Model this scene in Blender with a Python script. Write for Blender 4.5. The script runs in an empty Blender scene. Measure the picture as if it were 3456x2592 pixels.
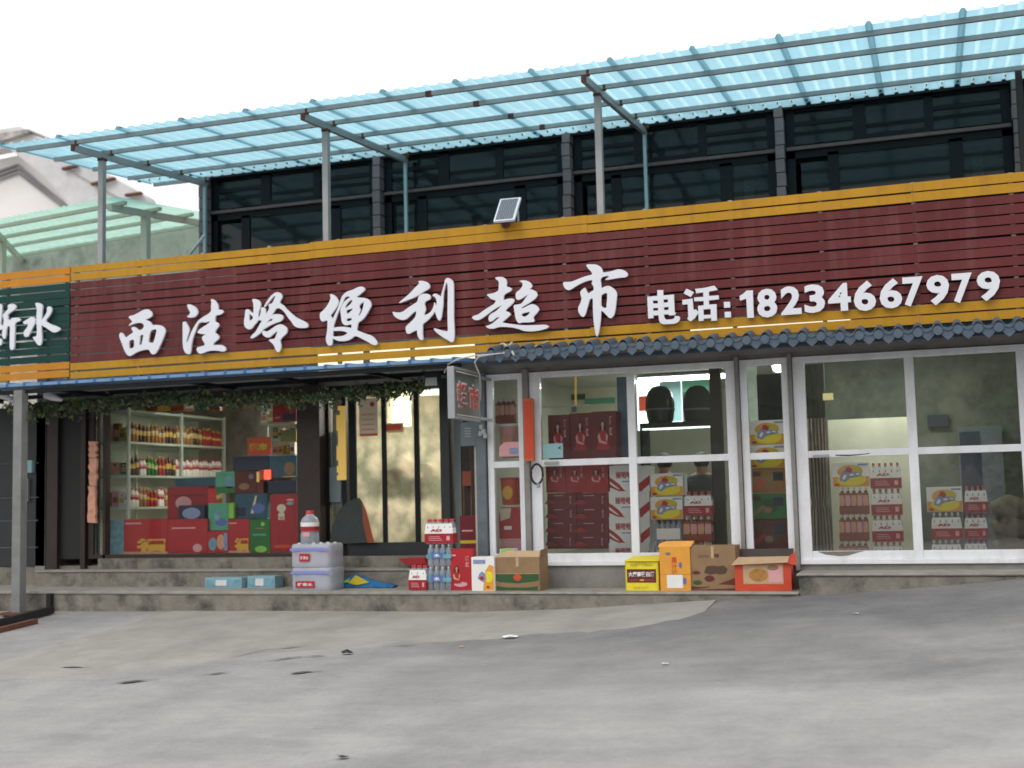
import bpy, math, random
from mathutils import Vector, Matrix
random.seed(7)
R=math.radians
sc=bpy.context.scene
COL=sc.collection
# ------------------------------------------------------------------ camera
F=4210.7; YAW=.3272586; PIT=.0908970; ROL=-.0241582; CZ=1.6; IW,IH=3456.0,2592.0
fw=Vector((-math.sin(YAW)*math.cos(PIT),math.cos(YAW)*math.cos(PIT),math.sin(PIT)))
r0=Vector((math.cos(YAW),math.sin(YAW),0)); u0=r0.cross(fw)
cr=math.cos(ROL)*r0+math.sin(ROL)*u0; cu=-math.sin(ROL)*r0+math.cos(ROL)*u0
cam=bpy.data.objects.new('camera',bpy.data.cameras.new('camera')); COL.objects.link(cam)
cam.matrix_world=Matrix(((cr.x,cu.x,-fw.x,0),(cr.y,cu.y,-fw.y,0),(cr.z,cu.z,-fw.z,CZ),(0,0,0,1)))
cam.data.sensor_width=36; cam.data.lens=F/IW*36; cam.data.clip_end=600
cam.data.dof.use_dof=True; cam.data.dof.focus_distance=9.9; cam.data.dof.aperture_fstop=1.5
sc.camera=cam
# ------------------------------------------------------------------ sky, sun, exposure
SUN_EL,SUN_AZ=R(48),R(200)
w=bpy.data.worlds.new('World'); sc.world=w; w.use_nodes=True
nt=w.node_tree; nt.nodes.clear()
sky=nt.nodes.new('ShaderNodeTexSky'); sky.sky_type='NISHITA'; sky.sun_disc=False
sky.sun_elevation=SUN_EL; sky.sun_rotation=SUN_AZ; sky.air_density=1.5; sky.dust_density=6
bw=nt.nodes.new('ShaderNodeRGBToBW'); nt.links.new(sky.outputs[0],bw.inputs[0])
mx=nt.nodes.new('ShaderNodeMix'); mx.data_type='RGBA'; mx.inputs[0].default_value=.85      # closed cloud cover over the clear sky
nt.links.new(bw.outputs[0],mx.inputs[6]); mx.inputs[7].default_value=(12.6,12.5,12.5,1)
bg=nt.nodes.new('ShaderNodeBackground'); bg.inputs[1].default_value=.1
wo=nt.nodes.new('ShaderNodeOutputWorld'); nt.links.new(mx.outputs[2],bg.inputs[0]); nt.links.new(bg.outputs[0],wo.inputs[0])
sl=bpy.data.lights.new('sun','SUN'); sl.energy=.6; sl.angle=R(25); sl.color=(1,.97,.92)
so=bpy.data.objects.new('sun',sl); COL.objects.link(so)
sd=Vector((math.sin(SUN_AZ)*math.cos(SUN_EL),math.cos(SUN_AZ)*math.cos(SUN_EL),math.sin(SUN_EL)))
so.rotation_euler=sd.to_track_quat('Z','Y').to_euler(); so.location=(0,0,30)
sc.view_settings.view_transform='Standard'; sc.view_settings.look='None'; sc.view_settings.gamma=1
sc.view_settings.exposure=0.12
sc.cycles.transparent_max_bounces=24; sc.cycles.max_bounces=8; sc.cycles.sample_clamp_indirect=4

# ------------------------------------------------------------------ helpers
def at(px,py,Y):
    d=fw+((px-IW/2)/F)*cr-((py-IH/2)/F)*cu
    t=Y/d.y; return Vector((d.x*t,Y,d.z*t+CZ))
def atz(px,py,Z):
    d=fw+((px-IW/2)/F)*cr-((py-IH/2)/F)*cu
    t=(Z-CZ)/d.z; return Vector((d.x*t,d.y*t,Z))
def PB(x0,y0,x1,y1,Y):
    assert x1>x0 and y1>=y0
    xm,ym=(x0+x1)/2,(y0+y1)/2
    return at(x0,ym,Y).x,at(x1,ym,Y).x,at(xm,y1,Y).z,at(xm,y0,Y).z
MATS={}
def mat(name,col=None,rough=.6,metal=0,noise=.12,scale=6,bump=0,bscale=40,emit=0,dirt=None,dscale=1.5,damt=.5,spec=.5,streak=None):
    if name in MATS: return MATS[name]
    m=bpy.data.materials.new(name); MATS[name]=m; m.use_nodes=True
    t=m.node_tree; p=t.nodes['Principled BSDF']; L=t.links
    p.inputs['Roughness'].default_value=rough; p.inputs['Metallic'].default_value=metal
    p.inputs['Specular IOR Level'].default_value=spec
    c=tuple(col)+(1,)
    tc=t.nodes.new('ShaderNodeTexCoord')
    if noise>0:
        n=t.nodes.new('ShaderNodeTexNoise'); n.inputs['Scale'].default_value=scale; n.inputs['Detail'].default_value=6; n.inputs['Roughness'].default_value=.65
        L.new(tc.outputs['Object'],n.inputs['Vector'])
        rr=t.nodes.new('ShaderNodeMapRange'); rr.inputs[1].default_value=.3; rr.inputs[2].default_value=.7; L.new(n.outputs['Fac'],rr.inputs[0])
        x=t.nodes.new('ShaderNodeMix'); x.data_type='RGBA'; L.new(rr.outputs[0],x.inputs[0])
        x.inputs[6].default_value=tuple(v*(1-noise) for v in col)+(1,); x.inputs[7].default_value=tuple(min(1,v*(1+noise)) for v in col)+(1,)
        out=x.outputs[2]
        if dirt:
            n2=t.nodes.new('ShaderNodeTexNoise'); n2.inputs['Scale'].default_value=dscale; n2.inputs['Detail'].default_value=8; n2.inputs['Roughness'].default_value=.7
            if streak:
                mpp=t.nodes.new('ShaderNodeMapping'); mpp.inputs['Scale'].default_value=streak; L.new(tc.outputs['Object'],mpp.inputs[0]); L.new(mpp.outputs[0],n2.inputs['Vector'])
            else: L.new(tc.outputs['Object'],n2.inputs['Vector'])
            r2=t.nodes.new('ShaderNodeMapRange'); r2.inputs[1].default_value=.48; r2.inputs[2].default_value=.68; r2.inputs[4].default_value=damt; L.new(n2.outputs['Fac'],r2.inputs[0])
            y=t.nodes.new('ShaderNodeMix'); y.data_type='RGBA'; L.new(r2.outputs[0],y.inputs[0]); L.new(out,y.inputs[6]); y.inputs[7].default_value=tuple(dirt)+(1,); out=y.outputs[2]
        L.new(out,p.inputs['Base Color'])
        if emit: L.new(out,p.inputs['Emission Color'])
    else:
        p.inputs['Base Color'].default_value=c
        if emit: p.inputs['Emission Color'].default_value=c
    if emit: p.inputs['Emission Strength'].default_value=emit
    if bump:
        b=t.nodes.new('ShaderNodeBump'); b.inputs['Strength'].default_value=bump; b.inputs['Distance'].default_value=.01
        n3=t.nodes.new('ShaderNodeTexNoise'); n3.inputs['Scale'].default_value=bscale; n3.inputs['Detail'].default_value=5
        L.new(tc.outputs['Object'],n3.inputs['Vector']); L.new(n3.outputs['Fac'],b.inputs['Height']); L.new(b.outputs[0],p.inputs['Normal'])
    return m
def glassmat(name,tint,rough=.02,haze=0,hazecol=(.5,.55,.5),boost=1.0,hazecol2=None,dfrac=.2):
    m=bpy.data.materials.new(name); MATS[name]=m; m.use_nodes=True; t=m.node_tree; t.nodes.clear(); L=t.links
    tr=t.nodes.new('ShaderNodeBsdfTransparent'); tr.inputs[0].default_value=tuple(tint)+(1,)
    gl=t.nodes.new('ShaderNodeBsdfGlossy'); gl.inputs['Roughness'].default_value=rough; gl.inputs[0].default_value=(.95,.95,.95,1)
    fr=t.nodes.new('ShaderNodeFresnel'); fr.inputs[0].default_value=1.5
    mu=t.nodes.new('ShaderNodeMath'); mu.operation='MULTIPLY'; mu.inputs[1].default_value=boost; L.new(fr.outputs[0],mu.inputs[0])
    mx=t.nodes.new('ShaderNodeMixShader'); L.new(mu.outputs[0],mx.inputs[0]); L.new(tr.outputs[0],mx.inputs[1]); L.new(gl.outputs[0],mx.inputs[2])
    o=t.nodes.new('ShaderNodeOutputMaterial'); res=mx.outputs[0]
    if haze:
        tl=t.nodes.new('ShaderNodeBsdfTranslucent'); tl.inputs[0].default_value=tuple(hazecol)+(1,)
        df=t.nodes.new('ShaderNodeBsdfDiffuse'); df.inputs[0].default_value=tuple(hazecol)+(1,)
        md=t.nodes.new('ShaderNodeMixShader'); md.inputs[0].default_value=dfrac; L.new(tl.outputs[0],md.inputs[1]); L.new(df.outputs[0],md.inputs[2])
        tc=t.nodes.new('ShaderNodeTexCoord'); n=t.nodes.new('ShaderNodeTexNoise'); n.inputs['Scale'].default_value=2.2; n.inputs['Detail'].default_value=4
        L.new(tc.outputs['Object'],n.inputs['Vector'])
        if hazecol2:
            nn=t.nodes.new('ShaderNodeTexNoise'); nn.inputs['Scale'].default_value=3.1; nn.inputs['Detail'].default_value=5; nn.noise_dimensions='4D'; nn.inputs['W'].default_value=3.7
            L.new(tc.outputs['Object'],nn.inputs['Vector']); r3=t.nodes.new('ShaderNodeMapRange'); r3.inputs[1].default_value=.42; r3.inputs[2].default_value=.6; L.new(nn.outputs['Fac'],r3.inputs[0])
            mc=t.nodes.new('ShaderNodeMix'); mc.data_type='RGBA'; L.new(r3.outputs[0],mc.inputs[0]); mc.inputs[6].default_value=tuple(hazecol)+(1,); mc.inputs[7].default_value=tuple(hazecol2)+(1,)
            L.new(mc.outputs[2],tl.inputs[0]); L.new(mc.outputs[2],df.inputs[0])
        rr=t.nodes.new('ShaderNodeMapRange'); rr.inputs[1].default_value=.3; rr.inputs[2].default_value=.7; rr.inputs[3].default_value=haze*.75; rr.inputs[4].default_value=min(1,haze*1.2); L.new(n.outputs['Fac'],rr.inputs[0])
        m2=t.nodes.new('ShaderNodeMixShader'); L.new(rr.outputs[0],m2.inputs[0]); L.new(res,m2.inputs[1]); L.new(md.outputs[0],m2.inputs[2]); res=m2.outputs[0]
    L.new(res,o.inputs[0]); return m
def polymat(name,col,dens=.7,tint=None):
    return glassmat(name,tint or col,rough=.15,haze=dens,hazecol=col,boost=.25)

TXT={}
def textmesh(s,bold=0.0):
    k=(s,bold)
    if k not in TXT:
        c=bpy.data.curves.new('lettering','FONT'); c.body=s; c.size=1; c.offset=bold; c.resolution_u=3
        o=bpy.data.objects.new('lettering',c); m=bpy.data.meshes.new_from_object(o)
        V=[(v.co.x,v.co.y) for v in m.vertices]; Fc=[tuple(p.vertices) for p in m.polygons]
        bpy.data.objects.remove(o); bpy.data.curves.remove(c); bpy.data.meshes.remove(m)
        x0=min(v[0] for v in V); x1=max(v[0] for v in V); y0=min(v[1] for v in V); y1=max(v[1] for v in V)
        TXT[k]=([((v[0]-x0)/(x1-x0),(v[1]-y0)/(y1-y0)) for v in V],Fc,(x1-x0)/(y1-y0))
    return TXT[k]
def chaikin(p,n=2):
    for _ in range(n):
        q=[]
        for i in range(len(p)):
            a,b=p[i],p[(i+1)%len(p)]
            q.append((a[0]*.78+b[0]*.22,a[1]*.78+b[1]*.22)); q.append((a[0]*.22+b[0]*.78,a[1]*.22+b[1]*.78))
        p=q
    return p
class MB:
    def __init__(s): s.v=[]; s.f=[]; s.m=[]; s.mats=[]; s.sm=[]
    def mi(s,m):
        if isinstance(m,str): m=MATS[m]
        if m not in s.mats: s.mats.append(m)
        return s.mats.index(m)
    def add(s,V,Fs,m,smooth=False):
        b=len(s.v); i=s.mi(m); s.v+=[Vector(v) for v in V]
        for f in Fs: s.f.append([b+k for k in f]); s.m.append(i); s.sm.append(smooth)
        return s
    def box(s,x0,x1,y0,y1,z0,z1,m):
        V=[(x,y,z) for x in (x0,x1) for y in (y0,y1) for z in (z0,z1)]
        return s.add(V,[(0,1,3,2),(4,6,7,5),(0,4,5,1),(2,3,7,6),(0,2,6,4),(1,5,7,3)],m)
    def beam(s,a,b,wd,h,m,up=Vector((0,0,1))):
        a=Vector(a); b=Vector(b); d=(b-a).normalized(); sd=d.cross(up)
        if sd.length<1e-4: sd=Vector((1,0,0))
        sd.normalize(); u=sd.cross(d)
        V=[]
        for p in (a,b):
            for i,j in ((-1,-1),(1,-1),(1,1),(-1,1)): V.append(p+sd*i*wd/2+u*j*h/2)
        return s.add(V,[(0,1,2,3),(4,7,6,5),(0,4,5,1),(1,5,6,2),(2,6,7,3),(3,7,4,0)],m)
    def quad(s,a,b,c,d,m): return s.add([a,b,c,d],[(0,1,2,3)],m)
    def rect(s,x0,x1,z0,z1,Y,m): return s.add([(x0,Y,z0),(x1,Y,z0),(x1,Y,z1),(x0,Y,z1)],[(0,1,2,3)],m)
    def shape(s,pts,Y,m): return s.add([(p[0],Y,p[1]) for p in pts],[tuple(range(len(pts)))],m)
    def ell(s,cx,cz,rx,rz,Y,m,n=16,rot=0):
        return s.shape([(cx+rx*math.cos(t)*math.cos(rot)-rz*math.sin(t)*math.sin(rot),cz+rx*math.cos(t)*math.sin(rot)+rz*math.sin(t)*math.cos(rot)) for t in [k*2*math.pi/n for k in range(n)]],Y,m)
    def text(s,st,x0,x1,z0,z1,Y,m,bold=.02,fit=True):
        V,Fc,asp=textmesh(st,bold)
        return s.add([(x0+v[0]*(x1-x0),Y,z0+v[1]*(z1-z0)) for v in V],Fc,m)
    def prism(s,pts,Y0,Y1,m):
        n=len(pts); V=[(p[0],Y0,p[1]) for p in pts]+[(p[0],Y1,p[1]) for p in pts]
        return s.add(V,[tuple(range(n)),tuple(range(2*n-1,n-1,-1))]+[(i,i+n,(i+1)%n+n,(i+1)%n) for i in range(n)],m)
    def tube(s,path,r,m,n=8,smooth=True):
        path=[Vector(p) for p in path]; V=[]; k=len(path)
        for i,p in enumerate(path):
            d=(path[min(i+1,k-1)]-path[max(i-1,0)]).normalized()
            a=d.cross(Vector((0,0,1))) if abs(d.z)<.95 else d.cross(Vector((1,0,0)))
            a.normalize(); b=d.cross(a); rr=r[i] if isinstance(r,(list,tuple)) else r
            for j in range(n): t=2*math.pi*j/n; V.append(p+a*math.cos(t)*rr+b*math.sin(t)*rr)
        Fs=[(i*n+j,i*n+(j+1)%n,(i+1)*n+(j+1)%n,(i+1)*n+j) for i in range(k-1) for j in range(n)]
        s.add(V,Fs,m,smooth); s.add(V[:n],[tuple(range(n-1,-1,-1))],m); s.add(V[-n:],[tuple(range(n))],m); return s
    def lathe(s,cx,cy,z0,prof,m,n=14):
        V=[]; 
        for r,z in prof:
            for j in range(n): t=2*math.pi*j/n; V.append((cx+r*math.cos(t),cy+r*math.sin(t),z0+z))
        k=len(prof)
        s.add(V,[(i*n+j,i*n+(j+1)%n,(i+1)*n+(j+1)%n,(i+1)*n+j) for i in range(k-1) for j in range(n)],m,True)
        s.add(V[-n:],[tuple(range(n))],m); return s
    def glyph(s,loops,Y,thick,m,smooth=2):
        # loops: outline and holes as (x,z) in metres; filled, given real thickness
        c=bpy.data.curves.new('outline','CURVE'); c.dimensions='2D'; c.fill_mode='BOTH'; c.extrude=thick/2; c.bevel_depth=.0015
        for lp in loops:
            lp=chaikin(lp,smooth) if smooth else lp
            sp=c.splines.new('POLY'); sp.points.add(len(lp)-1)
            for i,p in enumerate(lp): sp.points[i].co=(p[0],p[1],0,1)
            sp.use_cyclic_u=True
        o=bpy.data.objects.new('outline',c); me=bpy.data.meshes.new_from_object(o)
        V=[(v.co.x,Y-v.co.z,v.co.y) for v in me.vertices]; Fc=[tuple(p.vertices) for p in me.polygons]
        bpy.data.objects.remove(o); bpy.data.curves.remove(c); bpy.data.meshes.remove(me)
        return s.add(V,Fc,m)
    def build(s,name,parent=None,label=None,cat=None,group=None,kind=None,bevel=0,origin=None):
        me=bpy.data.meshes.new(name)
        if origin is None:
            xs=[v.x for v in s.v]; ys=[v.y for v in s.v]; zs=[v.z for v in s.v]
            origin=Vector(((min(xs)+max(xs))/2,(min(ys)+max(ys))/2,min(zs)))
        origin=Vector(origin)
        me.from_pydata([v-origin for v in s.v],[],s.f)
        for m in s.mats: me.materials.append(m)
        for p,i,q in zip(me.polygons,s.m,s.sm): p.material_index=i; p.use_smooth=q
        me.update()
        o=bpy.data.objects.new(name,me); COL.objects.link(o)
        o.location=origin
        if parent: o.parent=parent; o.location=origin-wloc(parent)
        if bevel:
            b=o.modifiers.new('bevel','BEVEL'); b.width=bevel; b.segments=2; b.limit_method='ANGLE'
        tag(o,label,cat,group,kind); return o
def wloc(o):
    l=Vector(o.location)
    while o.parent: o=o.parent; l+=Vector(o.location)
    return l
def tag(o,label=None,cat=None,group=None,kind=None):
    if label: o['label']=label
    if cat: o['category']=cat
    if group: o['group']=group
    if kind: o['kind']=kind
def thing(name,loc,label,cat,group=None):
    o=bpy.data.objects.new(name,None); COL.objects.link(o); o.location=loc; o.empty_display_size=.1
    tag(o,label,cat,group); return o
def lerp(a,b,t): return a+(b-a)*t

# ------------------------------------------------------------------ materials
mat('yellow_slat',(.50,.255,.016),.5,noise=.10,scale=2.5,dirt=(.30,.15,.03),dscale=1.5,damt=.45,spec=.25,streak=(5,1,.6))
mat('yellow_slat_old',(.58,.235,.018),.5,noise=.10,scale=2.5,dirt=(.30,.14,.02),dscale=1.2,damt=.35,spec=.25)
mat('red_slat',(.130,.027,.028),.55,noise=.18,scale=1.3,dirt=(.20,.09,.085),dscale=1.6,damt=.45,spec=.2,streak=(5,1,.5))
mat('green_slat',(.010,.050,.042),.55,noise=.15,scale=2,dirt=(.02,.07,.06),dscale=2.2,damt=.3,spec=.2)
mat('letter_white',(.78,.80,.86),.4,noise=.03,scale=3)
mat('galv_steel',(.36,.365,.365),.5,.3,noise=.15,scale=6,dirt=(.16,.12,.10),dscale=3,damt=.4)
mat('pale_steel',(.38,.50,.52),.5,.2,noise=.12,scale=6)
mat('rust',(.13,.05,.03),.9,noise=.3,scale=20)
mat('brown_tile_column',(.22,.175,.18),.6,noise=.2,scale=10,dirt=(.08,.06,.06),dscale=5)
mat('brown_band',(.15,.10,.09),.6,noise=.2,scale=6)
mat('dark_frame',(.010,.012,.015),.5,noise=.1,spec=.2)
mat('poly_rib_shade',(.12,.19,.22),.6,noise=.1)
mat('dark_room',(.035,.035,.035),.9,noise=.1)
mat('upvc',(.84,.86,.90),.4,noise=.05,scale=3,dirt=(.55,.52,.47),dscale=2.5,damt=.45,streak=(1.5,1,.6))
mat('render_grey',(.26,.25,.235),.9,noise=.15,scale=5,bump=.3,dirt=(.14,.13,.12),dscale=2)
mat('concrete_step',(.235,.215,.18),.92,noise=.25,scale=5,bump=.8,bscale=30,dirt=(.055,.056,.052),dscale=2.8,damt=1.0)
mat('concrete_top',(.33,.31,.275),.9,noise=.2,scale=7,bump=.5,bscale=30,dirt=(.2,.19,.17),dscale=2.5,damt=.7)
mat('cream_wall',(.55,.54,.44),.9,noise=.08,scale=3)
mat('shop_floor',(.3,.28,.24),.5,noise=.1)
mat('dark_wood',(.028,.016,.012),.5,noise=.3,scale=8)
mat('dark_metal_door',(.022,.025,.028),.45,noise=.2,scale=5)
mat('blue_sheet',(.045,.13,.33),.45,noise=.12,scale=4)
mat('blue_sheet_pale',(.16,.30,.50),.45,noise=.12,scale=4)
mat('resin_tile',(.085,.122,.168),.6,noise=.2,scale=6,dirt=(.13,.155,.18),dscale=4,damt=.5,spec=.3)
mat('resin_tile_dark',(.05,.07,.10),.6,noise=.15,scale=6)
mat('cardboard',(.30,.19,.10),.85,noise=.15,scale=12,dirt=(.17,.11,.06),dscale=6,damt=.5,bump=.4,bscale=14)
mat('cardboard_dark',(.20,.13,.08),.85,noise=.12,scale=12)
mat('cardboard_pale',(.52,.36,.22),.85,noise=.1,scale=12)
mat('print_green',(.03,.09,.03),.7,noise=.1)
mat('print_brown',(.10,.055,.04),.8,noise=.1)
mat('print_maroon',(.13,.03,.025),.8,noise=.1)
mat('print_red',(.44,.015,.022),.5,noise=.08)
mat('carton_red',(.36,.012,.022),.45,noise=.08,scale=8)
mat('carton_maroon',(.16,.008,.016),.5,noise=.12,scale=8)
mat('orange_red',(.62,.07,.025),.5,noise=.12,scale=14,dirt=(.45,.05,.02),dscale=7,damt=.5,bump=.3,bscale=12)
mat('orange',(.80,.36,.045),.5,noise=.1,scale=14,dirt=(.62,.25,.04),dscale=7,damt=.5,bump=.3,bscale=12)
mat('lemon',(.85,.72,.03),.45,noise=.06,scale=10,dirt=(.65,.5,.03),dscale=8,damt=.45,bump=.25,bscale=12)
mat('lemon_dark',(.62,.48,.02),.5,noise=.05)
mat('white_card',(.86,.85,.83),.5,noise=.04)
mat('cream_card',(.66,.60,.45),.6,noise=.06)
mat('skin',(.45,.24,.16),.6,noise=.05)
mat('print_blue',(.10,.16,.42),.5,noise=.1)
mat('logo_blue',(.24,.30,.48),.5,noise=.3,scale=40)
mat('gold',(.75,.42,.05),.5,noise=.1)
mat('pink_card',(.72,.36,.38),.5,noise=.08)
mat('navy',(.012,.02,.055),.5,noise=.1)
mat('teal_box',(.02,.09,.14),.5,noise=.2,scale=15)
mat('mint_box',(.10,.38,.24),.5,noise=.1)
mat('lime_box',(.28,.60,.09),.5,noise=.1)
mat('green_box',(.015,.16,.035),.5,noise=.15)
mat('sky_box',(.16,.34,.42),.5,noise=.3,scale=12)
mat('amber',(.32,.13,.03),.3,noise=.3,scale=10)
mat('bottle_gold',(.65,.48,.15),.3,noise=.2,scale=10)
mat('bottle_dark',(.05,.02,.012),.2,noise=.2)
mat('shelf_white',(.50,.58,.52),.5,noise=.08)
mat('peach',(.68,.34,.22),.5,noise=.15,scale=20)
mat('tea_red',(.28,.06,.025),.4,noise=.15)
mat('grey_panel',(.16,.20,.22),.5,noise=.12)
mat('grey_blue_paint',(.13,.155,.18),.5,noise=.15,dirt=(.06,.06,.06),dscale=5)
mat('cyan_card',(.30,.52,.55),.5,noise=.06)
mat('duct_orange',(.62,.13,.035),.55,noise=.15,scale=6,dirt=(.4,.12,.05),dscale=5)
mat('black_rubber',(.012,.012,.012),.6,noise=.1)
mat('cable_white',(.55,.54,.50),.6,noise=.1)
glassmat('film_white',(.84,.87,.93),.12,haze=.66,hazecol=(.74,.76,.86),boost=1.4,dfrac=.75)
mat('film_blue',(.24,.27,.62),.4,noise=.1)
mat('light_blue_board',(.25,.42,.48),.6,noise=.12)
mat('cap_red',(.60,.03,.03),.4,noise=.05)
mat('cap_white',(.7,.7,.72),.4,noise=.05)
mat('hair',(.012,.009,.008),.7,noise=.2)
mat('jacket_navy',(.015,.022,.035),.8,noise=.2,scale=20)
mat('jacket_grey',(.04,.05,.05),.8,noise=.2,scale=20)
mat('helmet',(.020,.026,.024),.35,noise=.2)
mat('leaf_a',(.06,.095,.045),.6,noise=.35,scale=30)
mat('leaf_b',(.11,.15,.06),.6,noise=.35,scale=30)
mat('leaf_c',(.25,.15,.03),.6,noise=.3,scale=30)
mat('curtain_dark',(.035,.028,.03),.9,noise=.2,scale=15)
mat('curtain_beige',(.78,.66,.58),.9,noise=.25,scale=15)
mat('plaster_white',(.93,.90,.88),.9,noise=.03,scale=1,dirt=(.80,.72,.68),dscale=.6,damt=.4)
mat('eave_grey',(.68,.67,.68),.9,noise=.12,scale=.8,dirt=(.28,.26,.26),dscale=.5)
mat('mould_grey',(.33,.32,.33),.9,noise=.1)
mat('old_wall',(.62,.58,.55),.95,noise=.2,scale=1.5,dirt=(.08,.08,.075),dscale=.8,damt=.85)
mat('cream_post',(.52,.55,.46),.6,noise=.1,scale=3)
mat('lit_warm',(1,.88,.62),emit=9,noise=0)
mat('lit_white',(.92,1,.95),emit=8,noise=0)
mat('lit_yellow',(.85,.55,.13),emit=.22,noise=0)
mat('lit_red',(1,.10,.05),emit=1.2,noise=0)
mat('lit_sign_white',(.85,1,.97),emit=2.2,noise=0)
mat('lit_transom',(1,.95,.72),emit=1.0,noise=0)
mat('sign_face',(.09,.10,.09),.3,noise=.2,scale=6)
mat('sign_red',(.62,.09,.09),.5,noise=.2,scale=25)
mat('sign_cream',(.72,.62,.52),.5,noise=.2,scale=25)
mat('alu',(.36,.38,.40),.45,.4,noise=.08)
mat('solar_cell',(.11,.11,.14),.25,noise=.2,scale=20)
mat('paper',(.8,.84,.86),.7,noise=.05)
mat('hill_green',(.045,.06,.03),.95,noise=.6,scale=.35,dirt=(.12,.11,.07),dscale=.15,damt=.7)
mat('retaining',(.32,.32,.28),.95,noise=.15,scale=.8)
glassmat('glass',(.98,.99,.985),.015,haze=.03,hazecol=(.5,.5,.47),boost=1.0)
glassmat('glass_street',(.985,.99,.985),.02,haze=.03,hazecol=(.5,.5,.47),boost=2.4)
glassmat('glass_window',(.98,.99,.985),.02,boost=.45)
glassmat('glass_upper',(.50,.60,.58),.05,haze=.38,hazecol=(.16,.20,.21),boost=.8)
glassmat('glass_frost',(.9,.93,.85),.1,haze=.52,hazecol=(.88,.82,.70),hazecol2=(.40,.42,.35))
glassmat('bottle_clear',(.88,.93,.97),.05,haze=.42,hazecol=(.76,.80,.88),dfrac=.6)
polymat('poly',(.40,.70,.82),.82,(.43,.72,.84)); polymat('poly_rib',(.54,.84,.92),.76,(.57,.85,.92)); polymat('poly_lap',(.17,.36,.44),.85,(.2,.42,.5))
polymat('poly_green',(.48,.72,.62),.86,(.55,.8,.70))

# ------------------------------------------------------------------ ground
PX=[(-60,.30),(-14,.375),(-10.2,.389),(-7.3,.406),(-4.84,.412),(-3.6,.455),(-2.5,.529),(-1.36,.59),(-.24,.662),(.69,.756),(4,.95),(60,1.6)]
def prof(X):
    for (a,za),(b,zb) in zip(PX,PX[1:]):
        if X<=b: t=max(0,(X-a)/(b-a)); return za+(zb-za)*t
    return PX[-1][1]
def gz(X,Y):
    t=max(-.3,min(1.0,Y/12.45)); g0=max(-.5,min(.5,.035*X))
    t=t*t*(1.6-.6*t) if t>0 else t*.3
    return g0+(prof(X)-g0)*t
m=mat('road',(.362,.354,.344),.93,noise=.12,scale=1.2,bump=.5,bscale=55,dirt=(.225,.222,.225),dscale=.55,damt=.75,spec=.2)
t=m.node_tree  # fine grain and long tyre streaks of the asphalt
p=t.nodes['Principled BSDF']; src=p.inputs['Base Color'].links[0].from_socket
tc=t.nodes.new('ShaderNodeTexCoord'); mp=t.nodes.new('ShaderNodeMapping'); mp.inputs['Scale'].default_value=(.45,1.7,1); mp.inputs['Rotation'].default_value=(0,0,R(7))
n=t.nodes.new('ShaderNodeTexNoise'); n.inputs['Scale'].default_value=1.6; n.inputs['Detail'].default_value=7; n.inputs['Roughness'].default_value=.6
t.links.new(tc.outputs['Object'],mp.inputs[0]); t.links.new(mp.outputs[0],n.inputs['Vector'])
n2=t.nodes.new('ShaderNodeTexNoise'); n2.inputs['Scale'].default_value=22; n2.inputs['Detail'].default_value=9; n2.inputs['Roughness'].default_value=.8; t.links.new(tc.outputs['Object'],n2.inputs['Vector'])
ad=t.nodes.new('ShaderNodeMath'); ad.operation='ADD'; t.links.new(n.outputs['Fac'],ad.inputs[0]); t.links.new(n2.outputs['Fac'],ad.inputs[1])
rr=t.nodes.new('ShaderNodeMapRange'); rr.inputs[1].default_value=.6; rr.inputs[2].default_value=1.4; rr.inputs[3].default_value=.80; rr.inputs[4].default_value=1.17; t.links.new(ad.outputs[0],rr.inputs[0])
mm=t.nodes.new('ShaderNodeMix'); mm.data_type='RGBA'; mm.blend_type='MULTIPLY'; mm.inputs[0].default_value=1; t.links.new(src,mm.inputs[6]); t.links.new(rr.outputs[0],mm.inputs[7]); t.links.new(mm.outputs[2],p.inputs['Base Color'])
# newer, darker asphalt towards the right-hand platform, with a ragged border
src2=p.inputs['Base Color'].links[0].from_socket
sx=t.nodes.new('ShaderNodeSeparateXYZ'); nz=t.nodes.new('ShaderNodeTexNoise'); nz.inputs['Scale'].default_value=.7; nz.inputs['Detail'].default_value=6
t.links.new(tc.outputs['Object'],sx.inputs[0]); t.links.new(tc.outputs['Object'],nz.inputs['Vector'])
def addn(sock,amp):
    a_=t.nodes.new('ShaderNodeMath'); a_.operation='MULTIPLY_ADD'; t.links.new(nz.outputs['Fac'],a_.inputs[0]); a_.inputs[1].default_value=amp; t.links.new(sock,a_.inputs[2]); return a_.outputs[0]
ma=t.nodes.new('ShaderNodeMapRange'); ma.interpolation_type='SMOOTHSTEP'; ma.inputs[1].default_value=9.0; ma.inputs[2].default_value=12.6; t.links.new(addn(sx.outputs[1],3.0),ma.inputs[0])
mb_=t.nodes.new('ShaderNodeMapRange'); mb_.interpolation_type='SMOOTHSTEP'; mb_.inputs[1].default_value=-4.6; mb_.inputs[2].default_value=-1.5; t.links.new(addn(sx.outputs[0],2.0),mb_.inputs[0])
mc_=t.nodes.new('ShaderNodeMath'); mc_.operation='MULTIPLY'; t.links.new(ma.outputs[0],mc_.inputs[0]); t.links.new(mb_.outputs[0],mc_.inputs[1])
md_=t.nodes.new('ShaderNodeMix'); md_.data_type='RGBA'; md_.blend_type='MULTIPLY'; t.links.new(mc_.outputs[0],md_.inputs[0]); t.links.new(src2,md_.inputs[6]); md_.inputs[7].default_value=(.66,.665,.685,1); t.links.new(md_.outputs[2],p.inputs['Base Color'])
g=MB(); xs=[-120,-60,-40,-25]+[-18+i*.75 for i in range(40)]+[14,20,30,60,120]; ys=[-60,-30,-15,-8]+[-5+i*.7 for i in range(26)]+[16,30,60,120]
V=[(x,y,gz(x,y)) for y in ys for x in xs]; nx=len(xs)
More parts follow.
